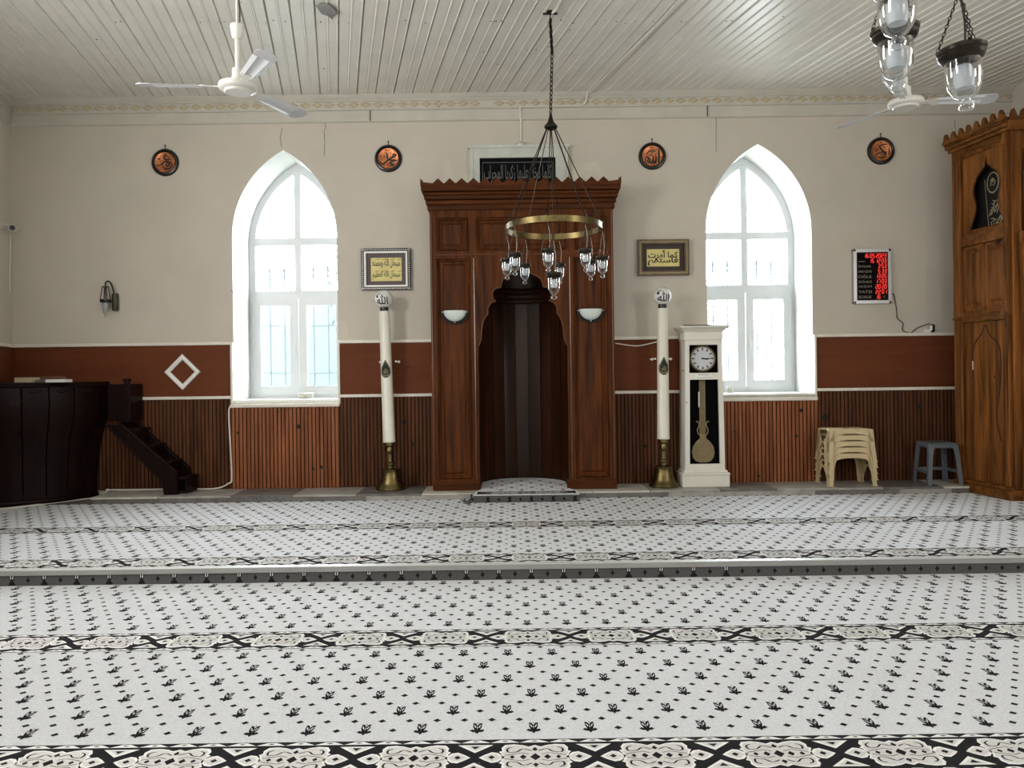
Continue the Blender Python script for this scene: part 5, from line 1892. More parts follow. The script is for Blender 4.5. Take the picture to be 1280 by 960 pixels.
# cable from the left window down the dado and along the pulpit
pts = [P(294, 503, YW - 0.07), P(287.5, 508, YW - 0.07), P(286, 520, YW - 0.07), P(288, 560, YW - 0.07), P(289.5, 598, YW - 0.07), P(286, 604, YW - 0.07)]
pts = [tuple(p) for p in pts]
for a, c in ((280, 606.5), (240, 607), (180, 607.5), (148, 608.5), (137, 612)):
    p = PG(a, c, ZS + 0.008)
    pts.append((p.x, min(p.y, YW - 0.05), ZS + 0.008))
for a, c in ((122, 620), (90, 624.5), (45, 630), (10, 634), (-8, 635)):
    p = PG(a, c + 1.2, ZU + 0.008)
    pts.append((p.x, p.y, ZU + 0.008))
b = MB().tube(smooth_path(pts, 6), 0.0085, 6)
tag(b.build('cable', 'cable'), 'white cable from left window sill down the dado and along the pulpit foot', 'cable')

# small boxes on the window sills
p = P(383, 498, YW + 0.35)
o = thing('sill_box', 'small cream two-piece box on the left window sill', 'box', (p.x, YW + 0.4, ZSILL + 0.0355))
xa_ = P(373, 498, YW + 0.38).x
xb_ = P(391, 498, YW + 0.38).x
MB().box(xa_, (xa_ + xb_) / 2 - .003, YW + 0.36, YW + 0.44, ZSILL + 0.036, ZSILL + 0.10, 0.01).build('box_half', 'cream', o)
MB().box((xa_ + xb_) / 2 + .003, xb_, YW + 0.36, YW + 0.44, ZSILL + 0.036, ZSILL + 0.10, 0.01).build('box_half', 'cream', o)
p = P(912.5, 489, YW + 0.38)
b = MB().lathe([(0.0, 0.0), (0.036, 0.0), (0.038, 0.01), (0.038, 0.06), (0.033, 0.068), (0.0, 0.068)], 20, (p.x, YW + 0.38, ZSILL + 0.0355))
tag(b.build('jar', 'cream'), 'small cream pot on the right window sill beside the clock', 'pot')
b = MB().tube(smooth_path([tuple(P(769, 429, YW - 0.02)), tuple(P(785, 431.5, YW - 0.03)), tuple(P(797, 432.3, YW - 0.045)), tuple(P(810, 430, YW - 0.06)), tuple(P(824, 426.5, YW - 0.06))], 5), 0.007, 6)
tag(b.build('cable', 'cable'), 'white cable sagging from the mihrab to right candle', 'cable')

# ------------------------------------------------------------------ minbar (right)
AX, AY = 4.65, 8.03
TX, TY = 0.134, -0.991            # along the face, towards the viewer
NX, NY_ = -0.991, -0.134          # out of the face, into the room
def F3(s, z, d=0.0):
    return (AX + TX * s + NX * d, AY + TY * s + NY_ * d, z)
def fs_(px, py):
    """photograph point on the minbar face -> (s, z)"""
    u, v = uv(px, py)
    t = (u * AY - 961 * AX) / (961 * TX - u * TY)
    Y = AY + TY * t
    return t, 1.35 - v * Y / 961
mb_ = thing('minbar', 'tall honey pine pulpit cabinet with zigzag crest and ogee door at right', 'minbar', F3(0.37, ZU, -0.3))
LEN = 0.74
ZTOPM = 3.80
ff = lambda d0: (lambda a, c, t: F3(a, c, d0 + t))
def fbox(s0, s1, z0_, z1_, d0, d1, name, mt, bev=0.0):
    b = MB()
    b.box(s0, s1, d0, d1, z0_, z1_, bev)
    b.v = [F3(v[0], v[2], v[1]) for v in b.v]
    return b.build(name, mt, mb_)
# core walls round a dark hollow
fbox(0.0, LEN, ZU, 2.42, -0.02, -0.05, 'carcass', 'minbar')
fbox(-0.02, 0.0, ZU, 3.64, -0.35, 0.0, 'carcass', 'minbar')
fbox(0.0, LEN, 3.61, 3.64, -0.4, 0.0, 'carcass', 'minbar')
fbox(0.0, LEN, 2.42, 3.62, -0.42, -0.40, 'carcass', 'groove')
fbox(0.0, LEN, 2.40, 2.42, -0.42, 0.0, 'carcass', 'minbar')
# plinth and posts
fbox(-0.02, LEN + 0.02, ZU, ZU + 0.09, -0.05, 0.05, 'plinth', 'minbar_h', 0.01)
fbox(-0.0, LEN + 0.02, ZU + 0.09, ZU + 0.125, -0.05, 0.035, 'plinth', 'minbar_h', 0.01)
for s0, s1, nm in ((0.0, 0.12, 'post'), (LEN - 0.055, LEN, 'post')):
    zq = fs_(1205, 398)[1]
    for z0_, z1_ in ((ZU + 0.126, zq - 0.01), (zq + 0.01, 3.625)):
        fbox(s0, s1, z0_, z1_, -0.05, 0.036, nm, 'minbar', 0.008)
        for e in ((0.03, 0.055, 0.08) if s0 == 0 else (0.02, 0.038)):
            b = MB().tube([F3(s0 + e, z0_ + 0.12, 0.037), F3(s0 + e, z1_ - 0.12, 0.037)], 0.008, 6)
            b.build('reed_moulding', 'minbar', mb_)
    fbox(s0 - 0.005, s1 + 0.005, zq - 0.012, zq + 0.012, -0.05, 0.044, 'post_band', 'minbar_h', 0.004)
# top panel with ogee opening, made of boards
S0, S1 = 0.12, LEN - 0.055
zo0 = fs_(1225, 286)[1]
zo1 = fs_(1238.5, 191)[1]
oc = 0.44
half = [(0.0, 1.0), (0.018, 0.93), (0.03, 0.86), (0.075, 0.80), (0.14, 0.74), (0.185, 0.62), (0.19, 0.52), (0.165, 0.40), (0.155, 0.30), (0.18, 0.18), (0.225, 0.06), (0.25, 0.0)]
hl = [(-a, c) for a, c in half]
op = [(oc + a, zo0 + (zo1 - zo0) * c) for a, c in half[::-1][0:]] 
op = [(min(a, S1 + 0.02), c) for a, c in op] + [(oc + a, zo0 + (zo1 - zo0) * c) for a, c in hl[1:]]
b = MB().prism([(S0 - 0.02, zo0 - 0.03), (S1 + 0.04, zo0 - 0.03), (S1 + 0.04, 3.62), (S0 - 0.02, 3.62)], ff(-0.02), 0, 0.02, holes=[op])
b.build('ogee_panel', 'minbar', mb_, smooth=False)
b = MB().tube([F3(a, c, 0.001) for a, c in op], 0.008, 6, closed=True)
b.build('ogee_edge', 'minbar', mb_)
# frieze with ribs, rails
fbox(S0, S1, 3.525, 3.62, 0.0, 0.02, 'frieze', 'minbar_h', 0.004)
for q in range(3):
    fbox(S0 + 0.05, S1 - 0.03, 3.545 + q * 0.022, 3.557 + q * 0.022, 0.02, 0.03, 'rib', 'minbar_h', 0.003)
zr2 = fs_(1235, 296)[1]
fbox(S0, S1, zr2 - 0.05, zo0 - 0.028, -0.02, 0.022, 'rail', 'minbar_h', 0.006)
# two raised panels
zp1, zp0 = zr2 - 0.055, fs_(1235, 387)[1]
fbox(S0 - 0.01, S1 + 0.02, zp0, zp1, -0.02, 0.0, 'panel_back', 'minbar')
sm = (S0 + S1) / 2
for s0, s1 in ((S0 + 0.01, sm - 0.02), (sm + 0.02, S1)):
    b = MB()
    vs = []
    for e, d in ((0.0, 0.012), (0.018, 0.012), (0.03, 0.0), (0.042, 0.0), (0.07, 0.016)):
        vs += [F3(p[0], p[1], d + 0.001) for p in rect((s0, s1), (zp0 + 0.03, zp1 - 0.02), e)]
    fs = []
    for r in range(4):
        for q in range(4):
            fs.append([r * 4 + q, r * 4 + (q + 1) % 4, (r + 1) * 4 + (q + 1) % 4, (r + 1) * 4 + q])
    fs.append([16, 17, 18, 19])
    b.add(vs, fs)
    b.build('raised_panel', 'minbar', mb_, smooth=False)
fbox(sm - 0.018, sm + 0.018, zp0, zp1, 0.0, 0.018, 'stile', 'minbar', 0.003)
# ribbed middle rail
zm0, zm1 = fs_(1235, 401)[1], zp0
fbox(S0, S1, zm0, zm1, -0.02, 0.03, 'rail', 'minbar_h', 0.006)
for q in range(3):
    zz = zm0 + (zm1 - zm0) * (0.3 + 0.2 * q)
    fbox(S0 + 0.06, S1 - 0.05, zz - 0.006, zz + 0.006, 0.03, 0.04, 'rib', 'minbar_h', 0.003)
# door of boards with an ogee groove
zd0, zd1 = ZU + 0.13, zm0 - 0.003
nbd = 6
for q in range(nbd):
    s0 = S0 + (S1 + 0.04 - S0) * q / nbd
    s1 = S0 + (S1 + 0.04 - S0) * (q + 1) / nbd
    fbox(s0 + 0.0008, s1 - 0.0008, zd0, zd1, -0.02, 0.0 + random.uniform(-.001, .001), 'door_board', 'minbar', 0.002)
dz = zd1 - zd0
og = [(-0.17, 0.60), (-0.178, 0.75), (-0.16, 0.84), (-0.12, 0.885), (-0.07, 0.91), (-0.035, 0.94), (-0.012, 0.97), (0, 0.975), (0.015, 0.97), (0.04, 0.93), (0.08, 0.90), (0.14, 0.875), (0.185, 0.83), (0.2, 0.74), (0.19, 0.62), (0.155, 0.5), (0.14, 0.42), (0.16, 0.33), (0.2, 0.26)]
b = MB().tube([F3(sm + 0.0 + a, zd0 + c * dz, 0.0012) for a, c in smooth_path(og, 3)], 0.007, 6)
b.tube([F3(sm + a, zd0 + c * dz, 0.0012) for a, c in smooth_path([(-0.17, 0.60), (-0.172, 0.4), (-0.17, 0.2), (-0.17, 0.02)], 3)], 0.004, 6)
b.build('ogee_groove', 'groove', mb_)
b = MB().ball(F3(sm + 0.12, zd0 + dz * 0.655, 0.012), 0.014, 10)
b.build('knob', 'minbar_h', mb_)
b = MB().box(0, 0.012, 0, 0.012, 0, 0.09, 0.003)
b.v = [F3(sm - 0.175 + v[0], zd0 + dz * 0.70 + v[2], v[1]) for v in b.v]
b.build('hinge', 'silver', mb_)
# cornice and crest
fbox(-0.03, LEN + 0.03, 3.62, 3.655, -0.05, 0.06, 'cornice', 'minbar_h', 0.01)
fbox(-0.05, LEN + 0.05, 3.655, 3.695, -0.05, 0.085, 'cornice', 'minbar_h', 0.014)
fbox(-0.055, LEN + 0.055, 3.695, 3.73, -0.05, 0.085, 'cornice', 'minbar_h', 0.008)
nt_ = 8
c0, c1 = -0.05, LEN + 0.07
tw = (c1 - c0) / nt_
crest = [(c0, 3.71), (c1, 3.71)]
top = []
for q in range(nt_):
    a = c0 + q * tw
    top += [(a, 3.735), (a + 0.18 * tw, 3.745), (a + 0.30 * tw, 3.80), (a + 0.5 * tw, 3.815), (a + 0.66 * tw, 3.785), (a + 0.8 * tw, 3.75), (a + tw - 0.001, 3.735)]
crest += top[::-1]
b = MB().prism(crest, ff(0.075), 0, 0.03)
b.build('crest', 'minbar_h', mb_, smooth=False)
# return face turned to the viewer, with reeded pilaster and its own crest
BX, BY = F3(LEN, 0)[0], F3(LEN, 0)[1]
def gbox(x0_, x1_, z0_, z1_, d0, d1, name, mt, bev=0.0):
    return MB().box(BX + x0_, BX + x1_, BY - d1, BY - d0, z0_, z1_, bev).build(name, mt, mb_)
gbox(0.0, 0.55, ZU, 3.64, -0.05, 0.0, 'return_panel', 'minbar')
gbox(-0.02, 0.55, ZU, ZU + 0.1, 0.0, 0.03, 'plinth', 'minbar_h', 0.008)
gbox(0.0, 0.09, ZU + 0.1, 3.62, 0.0, 0.03, 'post', 'minbar', 0.006)
for e in (0.13, 0.165, 0.2, 0.235):
    MB().tube([(BX + e, BY - 0.004, 2.6), (BX + e, BY - 0.004, 3.45)], 0.011, 6).build('reed_moulding', 'minbar', mb_)
gbox(-0.05, 0.6, 3.62, 3.73, 0.0, 0.07, 'cornice', 'minbar_h', 0.015)
crest = [(-0.05, 3.71), (0.6, 3.71)]
top = []
for q in range(7):
    a = -0.05 + q * 0.093
    top += [(a, 3.735), (a + 0.017, 3.745), (a + 0.03, 3.80), (a + 0.048, 3.815), (a + 0.062, 3.785), (a + 0.075, 3.75), (a + 0.092, 3.735)]
crest += top[::-1]
MB().prism(crest, lambda a, c, t: (BX + a, BY - t, c), 0.05, 0.08).build('crest', 'minbar_h', mb_, smooth=False)
# lower gate cheek that starts in front of the return face
gbox(0.06, 0.5, ZU + 0.001, 2.55, 0.035, 0.075, 'gate_cheek', 'minbar')
gbox(0.04, 0.5, 2.55, 2.66, 0.03, 0.09, 'cornice', 'minbar_h', 0.015)
gbox(0.09, 0.45, 1.75, 2.45, 0.075, 0.09, 'raised_panel', 'minbar', 0.012)
gbox(0.09, 0.45, 0.4, 1.6, 0.075, 0.09, 'raised_panel', 'minbar', 0.012)

# embroidered cloth hanging inside the opening
d_ = -0.12
b = MB()
b.prism([(0.05, 2.43), (LEN - 0.03, 2.43), (LEN - 0.03, 3.58), (0.05, 3.58)], ff(d_), -0.01, 0)
cl_ = thing('embroidered_cloth', 'black cloth with silver embroidered roundels hanging inside the minbar opening', 'cloth', F3(0.37, 2.42, d_))
b.build('cloth', 'cloth', cl_, smooth=False)
b = MB()
fe = lambda a, c: F3(a, c, d_ + 0.0015)
def fpx(px, py):
    u, v = uv(px, py)
    # intersect with the plane of the cloth
    ox, oy = AX + NX * d_, AY + NY_ * d_
    t = (u * oy - 961 * ox) / (961 * TX - u * TY)
    return t, 1.35 - v * (oy + TY * t) / 961
def circ(px, py, rx, rz, n_=20):
    s_, z_ = fpx(px, py)
    return [(s_ + rx * math.cos(2 * PI * q / n_), z_ + rz * math.sin(2 * PI * q / n_)) for q in range(n_)]
b.stroke(circ(1241, 228, 0.075, 0.10), 0.014, fe, closed=True)
b.stroke(circ(1256, 219, 0.05, 0.085), 0.014, fe, closed=True)
for (px, py, n_) in ((1241, 228, 6), (1255.5, 220, 5)):
    s_, z_ = fpx(px, py)
    for q in range(n_):
        a = random.uniform(0, 2 * PI)
        r1 = random.uniform(0.0, 0.035)
        b.stroke(smooth_path([(s_ + r1 * math.cos(a), z_ + 1.3 * r1 * math.sin(a)), (s_ + 0.02 * math.cos(a + 1), z_ + 0.04 * math.sin(a + 1)), (s_ + 0.035 * math.cos(a + 2), z_ + 0.05 * math.sin(a + 2))], 3), 0.010, fe)
for (pa, pb, n_) in (((1238, 262), (1252, 247), 16), ((1240, 281), (1258, 270), 26)):
    for q in range(n_):
        t = q / (n_ - 1)
        s_, z_ = fpx(pa[0] + (pb[0] - pa[0]) * t, pa[1] + (pb[1] - pa[1]) * t)
        z_ += random.uniform(-0.05, 0.05)
        s_ += random.uniform(-.01, .01)
        b.stroke(smooth_path([(s_ - 0.02, z_ + random.uniform(-.03, .03)), (s_, z_ + random.uniform(-.03, .03)), (s_ + 0.02, z_ + random.uniform(-.03, .03))], 3), 0.009, fe)
s_, z_ = fpx(1248, 258)
b.stroke(smooth_path([fpx(1246, 266), fpx(1248.5, 259), fpx(1252, 256.5), fpx(1256, 257)], 4), [0.01] * 4 + [0.022] * 5 + [0.012] * 4, fe)
b.stroke([fpx(1231, 225), fpx(1233, 250), fpx(1236, 282)], 0.008, fe)
b.build('embroidery', 'thread', cl_, smooth=False)

# ------------------------------------------------------------------ plastic stools
def stool_beige():
    o = thing('plastic_stool', 'x', 'stool', (0, 0, 0))
    Hh, tw_, td_, bw_, bd_ = 0.335, 0.222, 0.155, 0.248, 0.18
    b = MB().box(-tw_ + .003, tw_ - .003, -td_ + .003, td_ - .003, Hh - 0.018, Hh, 0.008)
    b.box(-tw_ + .03, tw_ - .03, -td_ + .03, td_ - .03, Hh - 0.002, Hh + 0.003, 0.002)
    b.build('seat', 'beige', o, world=False)
    for sx in (-1, 1):
        for sy in (-1, 1):
            b = MB()
            # plate on the front or back side, with half of the arch
            def pt(a, z, side, off):
                """a from corner (0) to mid-side (1)"""
                t = z / Hh
                hw_, hd_ = bw_ + (tw_ - bw_) * t, bd_ + (td_ - bd_) * t
                if side == 'x':
                    return (sx * hw_ * (1 - a), sy * (hd_ - off), z)
                return (sx * (hw_ - off), sy * hd_ * (1 - a), z)
            for side, legw in (('x', 0.17), ('y', 0.26)):
                zarch = 0.290
                edge = [(legw, 0.0), (legw * 1.05, 0.10), (legw * 1.15, 0.18), (legw * 1.5, 0.245), (legw * 2.2, 0.275), (0.75, zarch), (1.0, zarch)]
                if side == 'y':
                    edge = [(legw, 0.0), (legw * 1.3, 0.08), (0.6, 0.14), (0.85, 0.18), (1.0, 0.19)]
                edge = smooth_path(edge, 3)
                nn = len(edge)
                for off0, off1 in ((0.0, 0.006),):
                    vs = [pt(0, z, side, off0) if False else None for a, z in []]
                    L_, Rr = [], []
                    lo_ = [pt(a, z, side, off0) for a, z in edge]
                    hi_ = [pt(0.0 if z < 0.2 else min(1, (a) if a > legw * 1.3 else 0.0), Hh - 0.002 if a > legw * 1.3 else z, side, off0) for a, z in edge]
                    lo2 = [pt(a, z, side, off1) for a, z in edge]
                    hi2 = [pt(0.0 if z < 0.2 else min(1, (a) if a > legw * 1.3 else 0.0), Hh - 0.002 if a > legw * 1.3 else z, side, off1) for a, z in edge]
                    vs = lo_ + hi_ + lo2 + hi2
                    fs = []
                    for q in range(nn - 1):
                        fs.append([q, q + 1, nn + q + 1, nn + q])
                        fs.append([2 * nn + q, 2 * nn + q + 1, 3 * nn + q + 1, 3 * nn + q])
                        fs.append([q, q + 1, 2 * nn + q + 1, 2 * nn + q])
                    # fill of the corner strip up to the seat
                    b.add(vs, fs)
                    k0 = [i_ for i_, (a, z) in enumerate(edge) if a <= legw * 1.3]
                    last = edge[k0[-1]]
                    cs = [pt(0, last[1], side, 0), pt(last[0], last[1], side, 0), pt(min(1, last[0]), Hh - 0.002, side, 0), pt(0, Hh - 0.002, side, 0)]
                    b.add(cs, [(0, 1, 2, 3)])
                    nxt = edge[min(k0[-1] + 1, nn - 1)]
                    b.add([pt(last[0], last[1], side, 0), pt(nxt[0], nxt[1], side, 0), pt(nxt[0], Hh - 0.002, side, 0), pt(last[0], Hh - 0.002, side, 0)], [(0, 1, 2, 3)])
            for side in ('x', 'y'):
                legw = 0.17 if side == 'x' else 0.26
                if side == 'x':
                    ed_ = [(legw, 0.006), (legw * 1.05, 0.10), (legw * 1.15, 0.18), (legw * 1.5, 0.245), (legw * 2.2, 0.275), (0.75, 0.29), (1.0, 0.29)]
                else:
                    ed_ = [(legw, 0.006), (legw * 1.3, 0.08), (0.6, 0.14), (0.85, 0.18), (1.0, 0.19)]
                b.tube([pt(a_, z_, side, -0.001) for a_, z_ in smooth_path(ed_, 3)], 0.0042, 5)
            # foot lip
            b.box(sx * (bw_ - 0.045), sx * (bw_ + 0.006), sy * (bd_ - 0.045), sy * (bd_ + 0.006), 0.0, 0.008)
            b.build('leg', 'beige', o, world=False, smooth=False)
    # pierced ornament on the two short sides
    for sx in (-1, 1):
        b = MB()
        f = lambda a, c: (sx * (bw_ + (tw_ - bw_) * (c / Hh) + 0.0012), a, c)
        for a0, c0, a1, c1 in ((-.04, .300, .04, .300), (-.07, .25, -.03, .285), (.07, .25, .03, .285), (0, .21, -.04, .245), (0, .21, .04, .245), (-.02, .27, .02, .27)):
            b.stroke([(a0, c0), (a1, c1)], 0.012, f)
        b.build('slot', 'brown_dark', o, world=False, smooth=False)
    return o
sb = stool_beige()
p0 = PG(1036.5, 608.5, ZS)
bx_, by_ = p0.x + 0.248, p0.y + 0.18
ordn = ['topmost', 'second from top', 'middle', 'second from bottom', 'lowest']
stools = [sb] + [copy_tree(sb) for _ in range(4)]
for q, o in enumerate(stools):
    lev = 4 - q
    place(o, (bx_ + (0.003 if q % 2 else -0.002), by_, ZS + 0.001 + lev * 0.0625), 0.0)
    tag(o, {'topmost': 'topmost beige plastic stool of the stack by the right dado', 'second from top': 'beige plastic stool second from top of the stack by right dado',
            'middle': 'beige plastic stool in the middle of the stack of five', 'second from bottom': 'beige plastic stool second from bottom of the stack of five',
            'lowest': 'lowest beige plastic stool of the stack standing on the plinth'}[ordn[q]], 'stool', 'stacked beige plastic stools')

p1 = PG(1161, 607.5, ZS)
gs = thing('plastic_stool', 'slate grey plastic stool standing alone between the beige stack and minbar', 'stool', (p1.x + 0.175, p1.y + 0.16, ZS + 0.001), rz=-0.06)
Hh = 0.435
tw_, bw_ = 0.145, 0.178
b = MB().box(-tw_, tw_, -tw_, tw_, Hh - 0.022, Hh, 0.014)
b.box(-tw_ - .004, tw_ + .004, -tw_ - .004, tw_ + .004, Hh - 0.055, Hh - 0.012, 0.012)
b.build('seat', 'greyplastic', gs, world=False)
for sx in (-1, 1):
    for sy in (-1, 1):
        b = MB()
        nz = 8
        vs, fs = [], []
        for q in range(nz + 1):
            t = q / nz
            z_ = (Hh - 0.03) * t
            c_ = bw_ + (tw_ - bw_) * t
            wl = 0.042 + 0.02 * max(0, (t - .75) * 4) ** 2
            th_ = 0.012
            pl_ = [(c_, c_), (c_ - wl, c_), (c_ - wl, c_ - th_), (c_ - th_, c_ - th_), (c_ - th_, c_ - wl), (c_, c_ - wl)]
            vs += [(sx * a, sy * d, z_) for a, d in pl_]
        for r in range(nz):
            for q in range(6):
                fs.append([r * 6 + q, r * 6 + (q + 1) % 6, (r + 1) * 6 + (q + 1) % 6, (r + 1) * 6 + q])
        fs += [[0, 1, 2, 3, 4, 5], [nz * 6 + q for q in range(6)]]
        b.add(vs, fs)
        b.build('leg', 'greyplastic', gs, world=False, smooth=False)
c_ = bw_ + (tw_ - bw_) * 0.3
for s in (-1, 1):
    MB().box(s * c_ - s * 0.012, s * c_, -c_ + .02, c_ - .02, 0.12, 0.155, 0.004).build('stretcher', 'greyplastic', gs, world=False)
MB().box(-c_ + .02, c_ - .02, c_ - 0.012, c_, 0.12, 0.155, 0.004).build('stretcher', 'greyplastic', gs, world=False)

# ------------------------------------------------------------------ ceiling fans
def fan(px, py, Y, ang, label):
    c = P(px, py, Y)
    o = thing('ceiling_fan', label, 'ceiling fan', tuple(c), group='three-blade ceiling fans')
    b = MB().lathe([(0.0, -0.036), (0.075, -0.036), (0.082, -0.03), (0.084, -0.024), (0.10, -0.022), (0.113, -0.012), (0.116, 0.004), (0.112, 0.016), (0.085, 0.026), (0.045, 0.034), (0.04, 0.055), (0.0, 0.055)], 36)
    b.build('motor', 'fan', o, world=False)
    b = MB().lathe([(0.036, 0.05), (0.034, 0.11), (0.02, 0.115), (0.0, 0.115)], 20)
    b.build('collar', 'fan', o, world=False)
    zc = CZ(Y) - c.z
    b = MB().lathe([(0.016, 0.11), (0.016, 0.32), (0.0, 0.32)], 14)
    b.tube([(0.0, 0, 0.3), (0.0, 0, zc)], 0.009, 8)
    b.build('rod', 'fan', o, world=False)
    b = MB().lathe([(0.0, 0.29), (0.024, 0.292), (0.034, 0.31), (0.043, 0.375), (0.04, 0.38), (0.0, 0.38)], 20)
    b.build('rod_cup', 'fan', o, world=False)
    b = MB().lathe([(0.012, zc - 0.09), (0.05, zc - 0.06), (0.06, zc - 0.01), (0.06, zc - 0.001), (0.0, zc - 0.001)], 20)
    b.build('canopy', 'fan', o, world=False)
    b = MB().tube(smooth_path([(0.012, -0.006, 0.34), (0.02, -0.01, 0.45), (0.012, -0.004, 0.6), (0.01, 0, zc - 0.05)], 4), 0.004, 6)
    b.build('wire', 'cable_black', o, world=False)
    for q in range(3):
        a = ang + q * 2 * PI / 3
        R_ = Matrix.Rotation(a, 4, 'Z') @ Matrix.Rotation(math.radians(-12), 4, 'X')
        tr_ = lambda x_, y_, z_: tuple(R_ @ Vector((x_, y_, z_)))
        b = MB()
        iron = [(0.09, -0.022), (0.16, -0.02), (0.19, -0.042), (0.22, -0.042), (0.22, 0.042), (0.19, 0.042), (0.16, 0.02), (0.09, 0.022)]
        b.prism(iron, lambda x_, y_, t: tr_(x_, y_, t), -0.002, 0.003)
        for yy in (-0.028, 0.028):
            b.lathe([(0.0, 0.009), (0.006, 0.008), (0.006, 0.0)], 8, (0.205, yy, 0.0))
        if q >= 0:
            nn = len(iron) * 2
            b.v = b.v[:nn] + [tr_(*v) for v in b.v[nn:]]
        b.build('blade_iron', 'fan', o, world=False)
        # blade: two-fold ribbed strip, rounded darker end
        b = MB()
        xs = [0.19, 0.26, 0.34, 0.42, 0.50]
        prof_ = [(-1, 0.004), (-.55, -0.004), (-.25, 0.004), (.25, 0.004), (.55, -0.004), (1, 0.004)]
        vs, fs = [], []
        for x_ in xs:
            w_ = 0.044 + (x_ - 0.19) * 0.055
            vs += [tr_(x_, yy * w_, z_) for yy, z_ in prof_]
        for r in range(len(xs) - 1):
            for k_ in range(5):
                fs.append([r * 6 + k_, r * 6 + k_ + 1, (r + 1) * 6 + k_ + 1, (r + 1) * 6 + k_])
        b.add(vs, fs)
        b.build('blade', 'blade', o, world=False)
        b = MB()
        tip = [(0.50, -0.061)]
        for k_ in range(9):
            t = -PI / 2 + PI * k_ / 8
            tip.append((0.545 + 0.055 * math.cos(t), 0.063 * math.sin(t)))
        tip.append((0.50, 0.061))
        b.prism(tip, lambda x_, y_, t: tr_(x_, y_, t), 0.001, 0.005)
        b.build('blade_tip', 'blade_tip', o, world=False)
    return o
fan(297.5, 109, 4.7, math.radians(185), 'white three-blade ceiling fan at upper left before the left window')
fan(1132, 129, 5.3, math.radians(-6), 'white three-blade ceiling fan partly hidden by glass lamps at right')

# ------------------------------------------------------------------ chandeliers
def chain(b, p0, p1, link=0.016, r=0.0018, n=8):
    p0, p1 = Vector(p0), Vector(p1)
    d = p1 - p0
    m = max(1, int(d.length / (link * 0.78)))
    u = d.normalized()
    s1 = u.orthogonal().normalized()
    s2 = u.cross(s1)
    for q in range(m):
        c = p0 + d * ((q + .5) / m)
        sd = s1 if q % 2 else s2
        pts = [c + u * (link * .5) * math.sin(2 * PI * k_ / n) + sd * (link * .27) * math.cos(2 * PI * k_ / n) for k_ in range(n)]
        b.tube(pts, r, 4, closed=True)


def lamp_parts(root, c, s, top, hi=False, lift=0.0, rot=0.0, tilt=(0, 0)):
    """one hanging glass oil lamp: rim at c, scale s, hung from point top"""
    n_ = 28 if hi else 18
    c = Vector(c)
    Rt = Matrix.Translation(c) @ Matrix.Rotation(tilt[0], 4, 'X') @ Matrix.Rotation(tilt[1], 4, 'Y')
    b = MB().lathe([(0.036, 0.016), (0.050, 0.018), (0.058, 0.012), (0.058, 0.004), (0.054, 0.0), (0.055, -0.006), (0.050, -0.016), (0.044, -0.020), (0.038, -0.020), (0.036, 0.016)], n_)
    for q in range(3):
        a = rot + q * 2 * PI / 3
        b.ball((0.054 * math.cos(a), 0.054 * math.sin(a), 0.016), 0.006, 6)
    b.lathe([(0.0, 0.012), (0.038, 0.012), (0.038, 0.006), (0.0, 0.006)], n_)
    b.v = [tuple(Rt @ (Vector(v) * s)) for v in b.v]
    lamp = b.build('lamp', 'brass_dark', root)
    b = MB().lathe([(0.041, -0.012), (0.0425, -0.03), (0.0425, -0.07), (0.038, -0.102), (0.027, -0.126), (0.011, -0.137), (0.011, -0.140), (0.0175, -0.147), (0.0195, -0.156), (0.0165, -0.166), (0.008, -0.172), (0.0, -0.173)], n_, cap=False)
    if hi:
        b.v = [(v[0], v[1], v[2] * 0.86) for v in b.v]
    b.v = [tuple(Rt @ (Vector(v) * s)) for v in b.v]
    b.build('glass', 'glass', lamp)
    b = MB().lathe([(0.0, 0.0), (0.018, 0.0), (0.018, -0.03), (0.0, -0.03)], 14, mi=0)
    b.lathe([(0.016, -0.03), (0.023, -0.04), (0.025, -0.07), (0.021, -0.088), (0.0, -0.092)], 14, mi=1)
    b.v = [tuple(Rt @ (Vector(v) * s)) for v in b.v]
    b.build('bulb', ['brass_dark', 'bulb'], lamp)
    b = MB()
    for q in range(3):
        a = rot + q * 2 * PI / 3
        p0_ = Rt @ (Vector((0.054 * math.cos(a), 0.054 * math.sin(a), 0.02)) * s)
        if hi:
            chain(b, p0_, top, 0.0125, 0.0013)
        else:
            b.tube([p0_, top], 0.0016, 5)
    b.build('chain', 'brass_dark', lamp)
    b = MB()
    c1_ = Rt @ Vector((0.01, 0, 0.012))
    tp_ = Vector(top)
    mid_ = (c1_ + tp_) / 2 + Vector((0.012 if not hi else 0.006, 0, 0))
    b.tube(smooth_path([tuple(c1_), tuple(mid_), tuple(tp_)], 4), 0.0026 if not hi else 0.0028, 6)
    b.build('flex', 'flex' if not hi else 'cable_black', lamp)
    return lamp


YH = 6.30
rc = P(692, 289, YH)
hook = P(687.5, 14, YH)
ch = thing('chandelier', 'brass ring chandelier with nine small glass lamps hanging before the mihrab', 'chandelier', tuple(rc))
RR = 0.393
zrb = rc.z
b = MB().lathe([(RR, 0.0), (RR + 0.004, 0.003), (RR + 0.004, 0.05), (RR, 0.053), (RR - 0.004, 0.05), (RR - 0.004, 0.003), (RR, 0.0)], 64, (rc.x, rc.y, zrb))
b.build('ring', 'brass', ch)
capz = P(688.5, 160, YH).z
capx = rc.x - 0.012
b = MB().lathe([(0.0, -0.012), (0.03, -0.012), (0.052, 0.0), (0.056, 0.01), (0.05, 0.022), (0.032, 0.04), (0.022, 0.06), (0.012, 0.10), (0.008, 0.12), (0.0, 0.12)], 24, (capx, rc.y, capz))
b.build('cap', 'brass_dark', ch)
b = MB()
zc = CZ(YH)
xm = (hook.x + capx) / 2
top_ = (hook.x, YH, zc - 0.03)
mid_ = (hook.x + 0.012, YH, P(687, 68, YH).z)
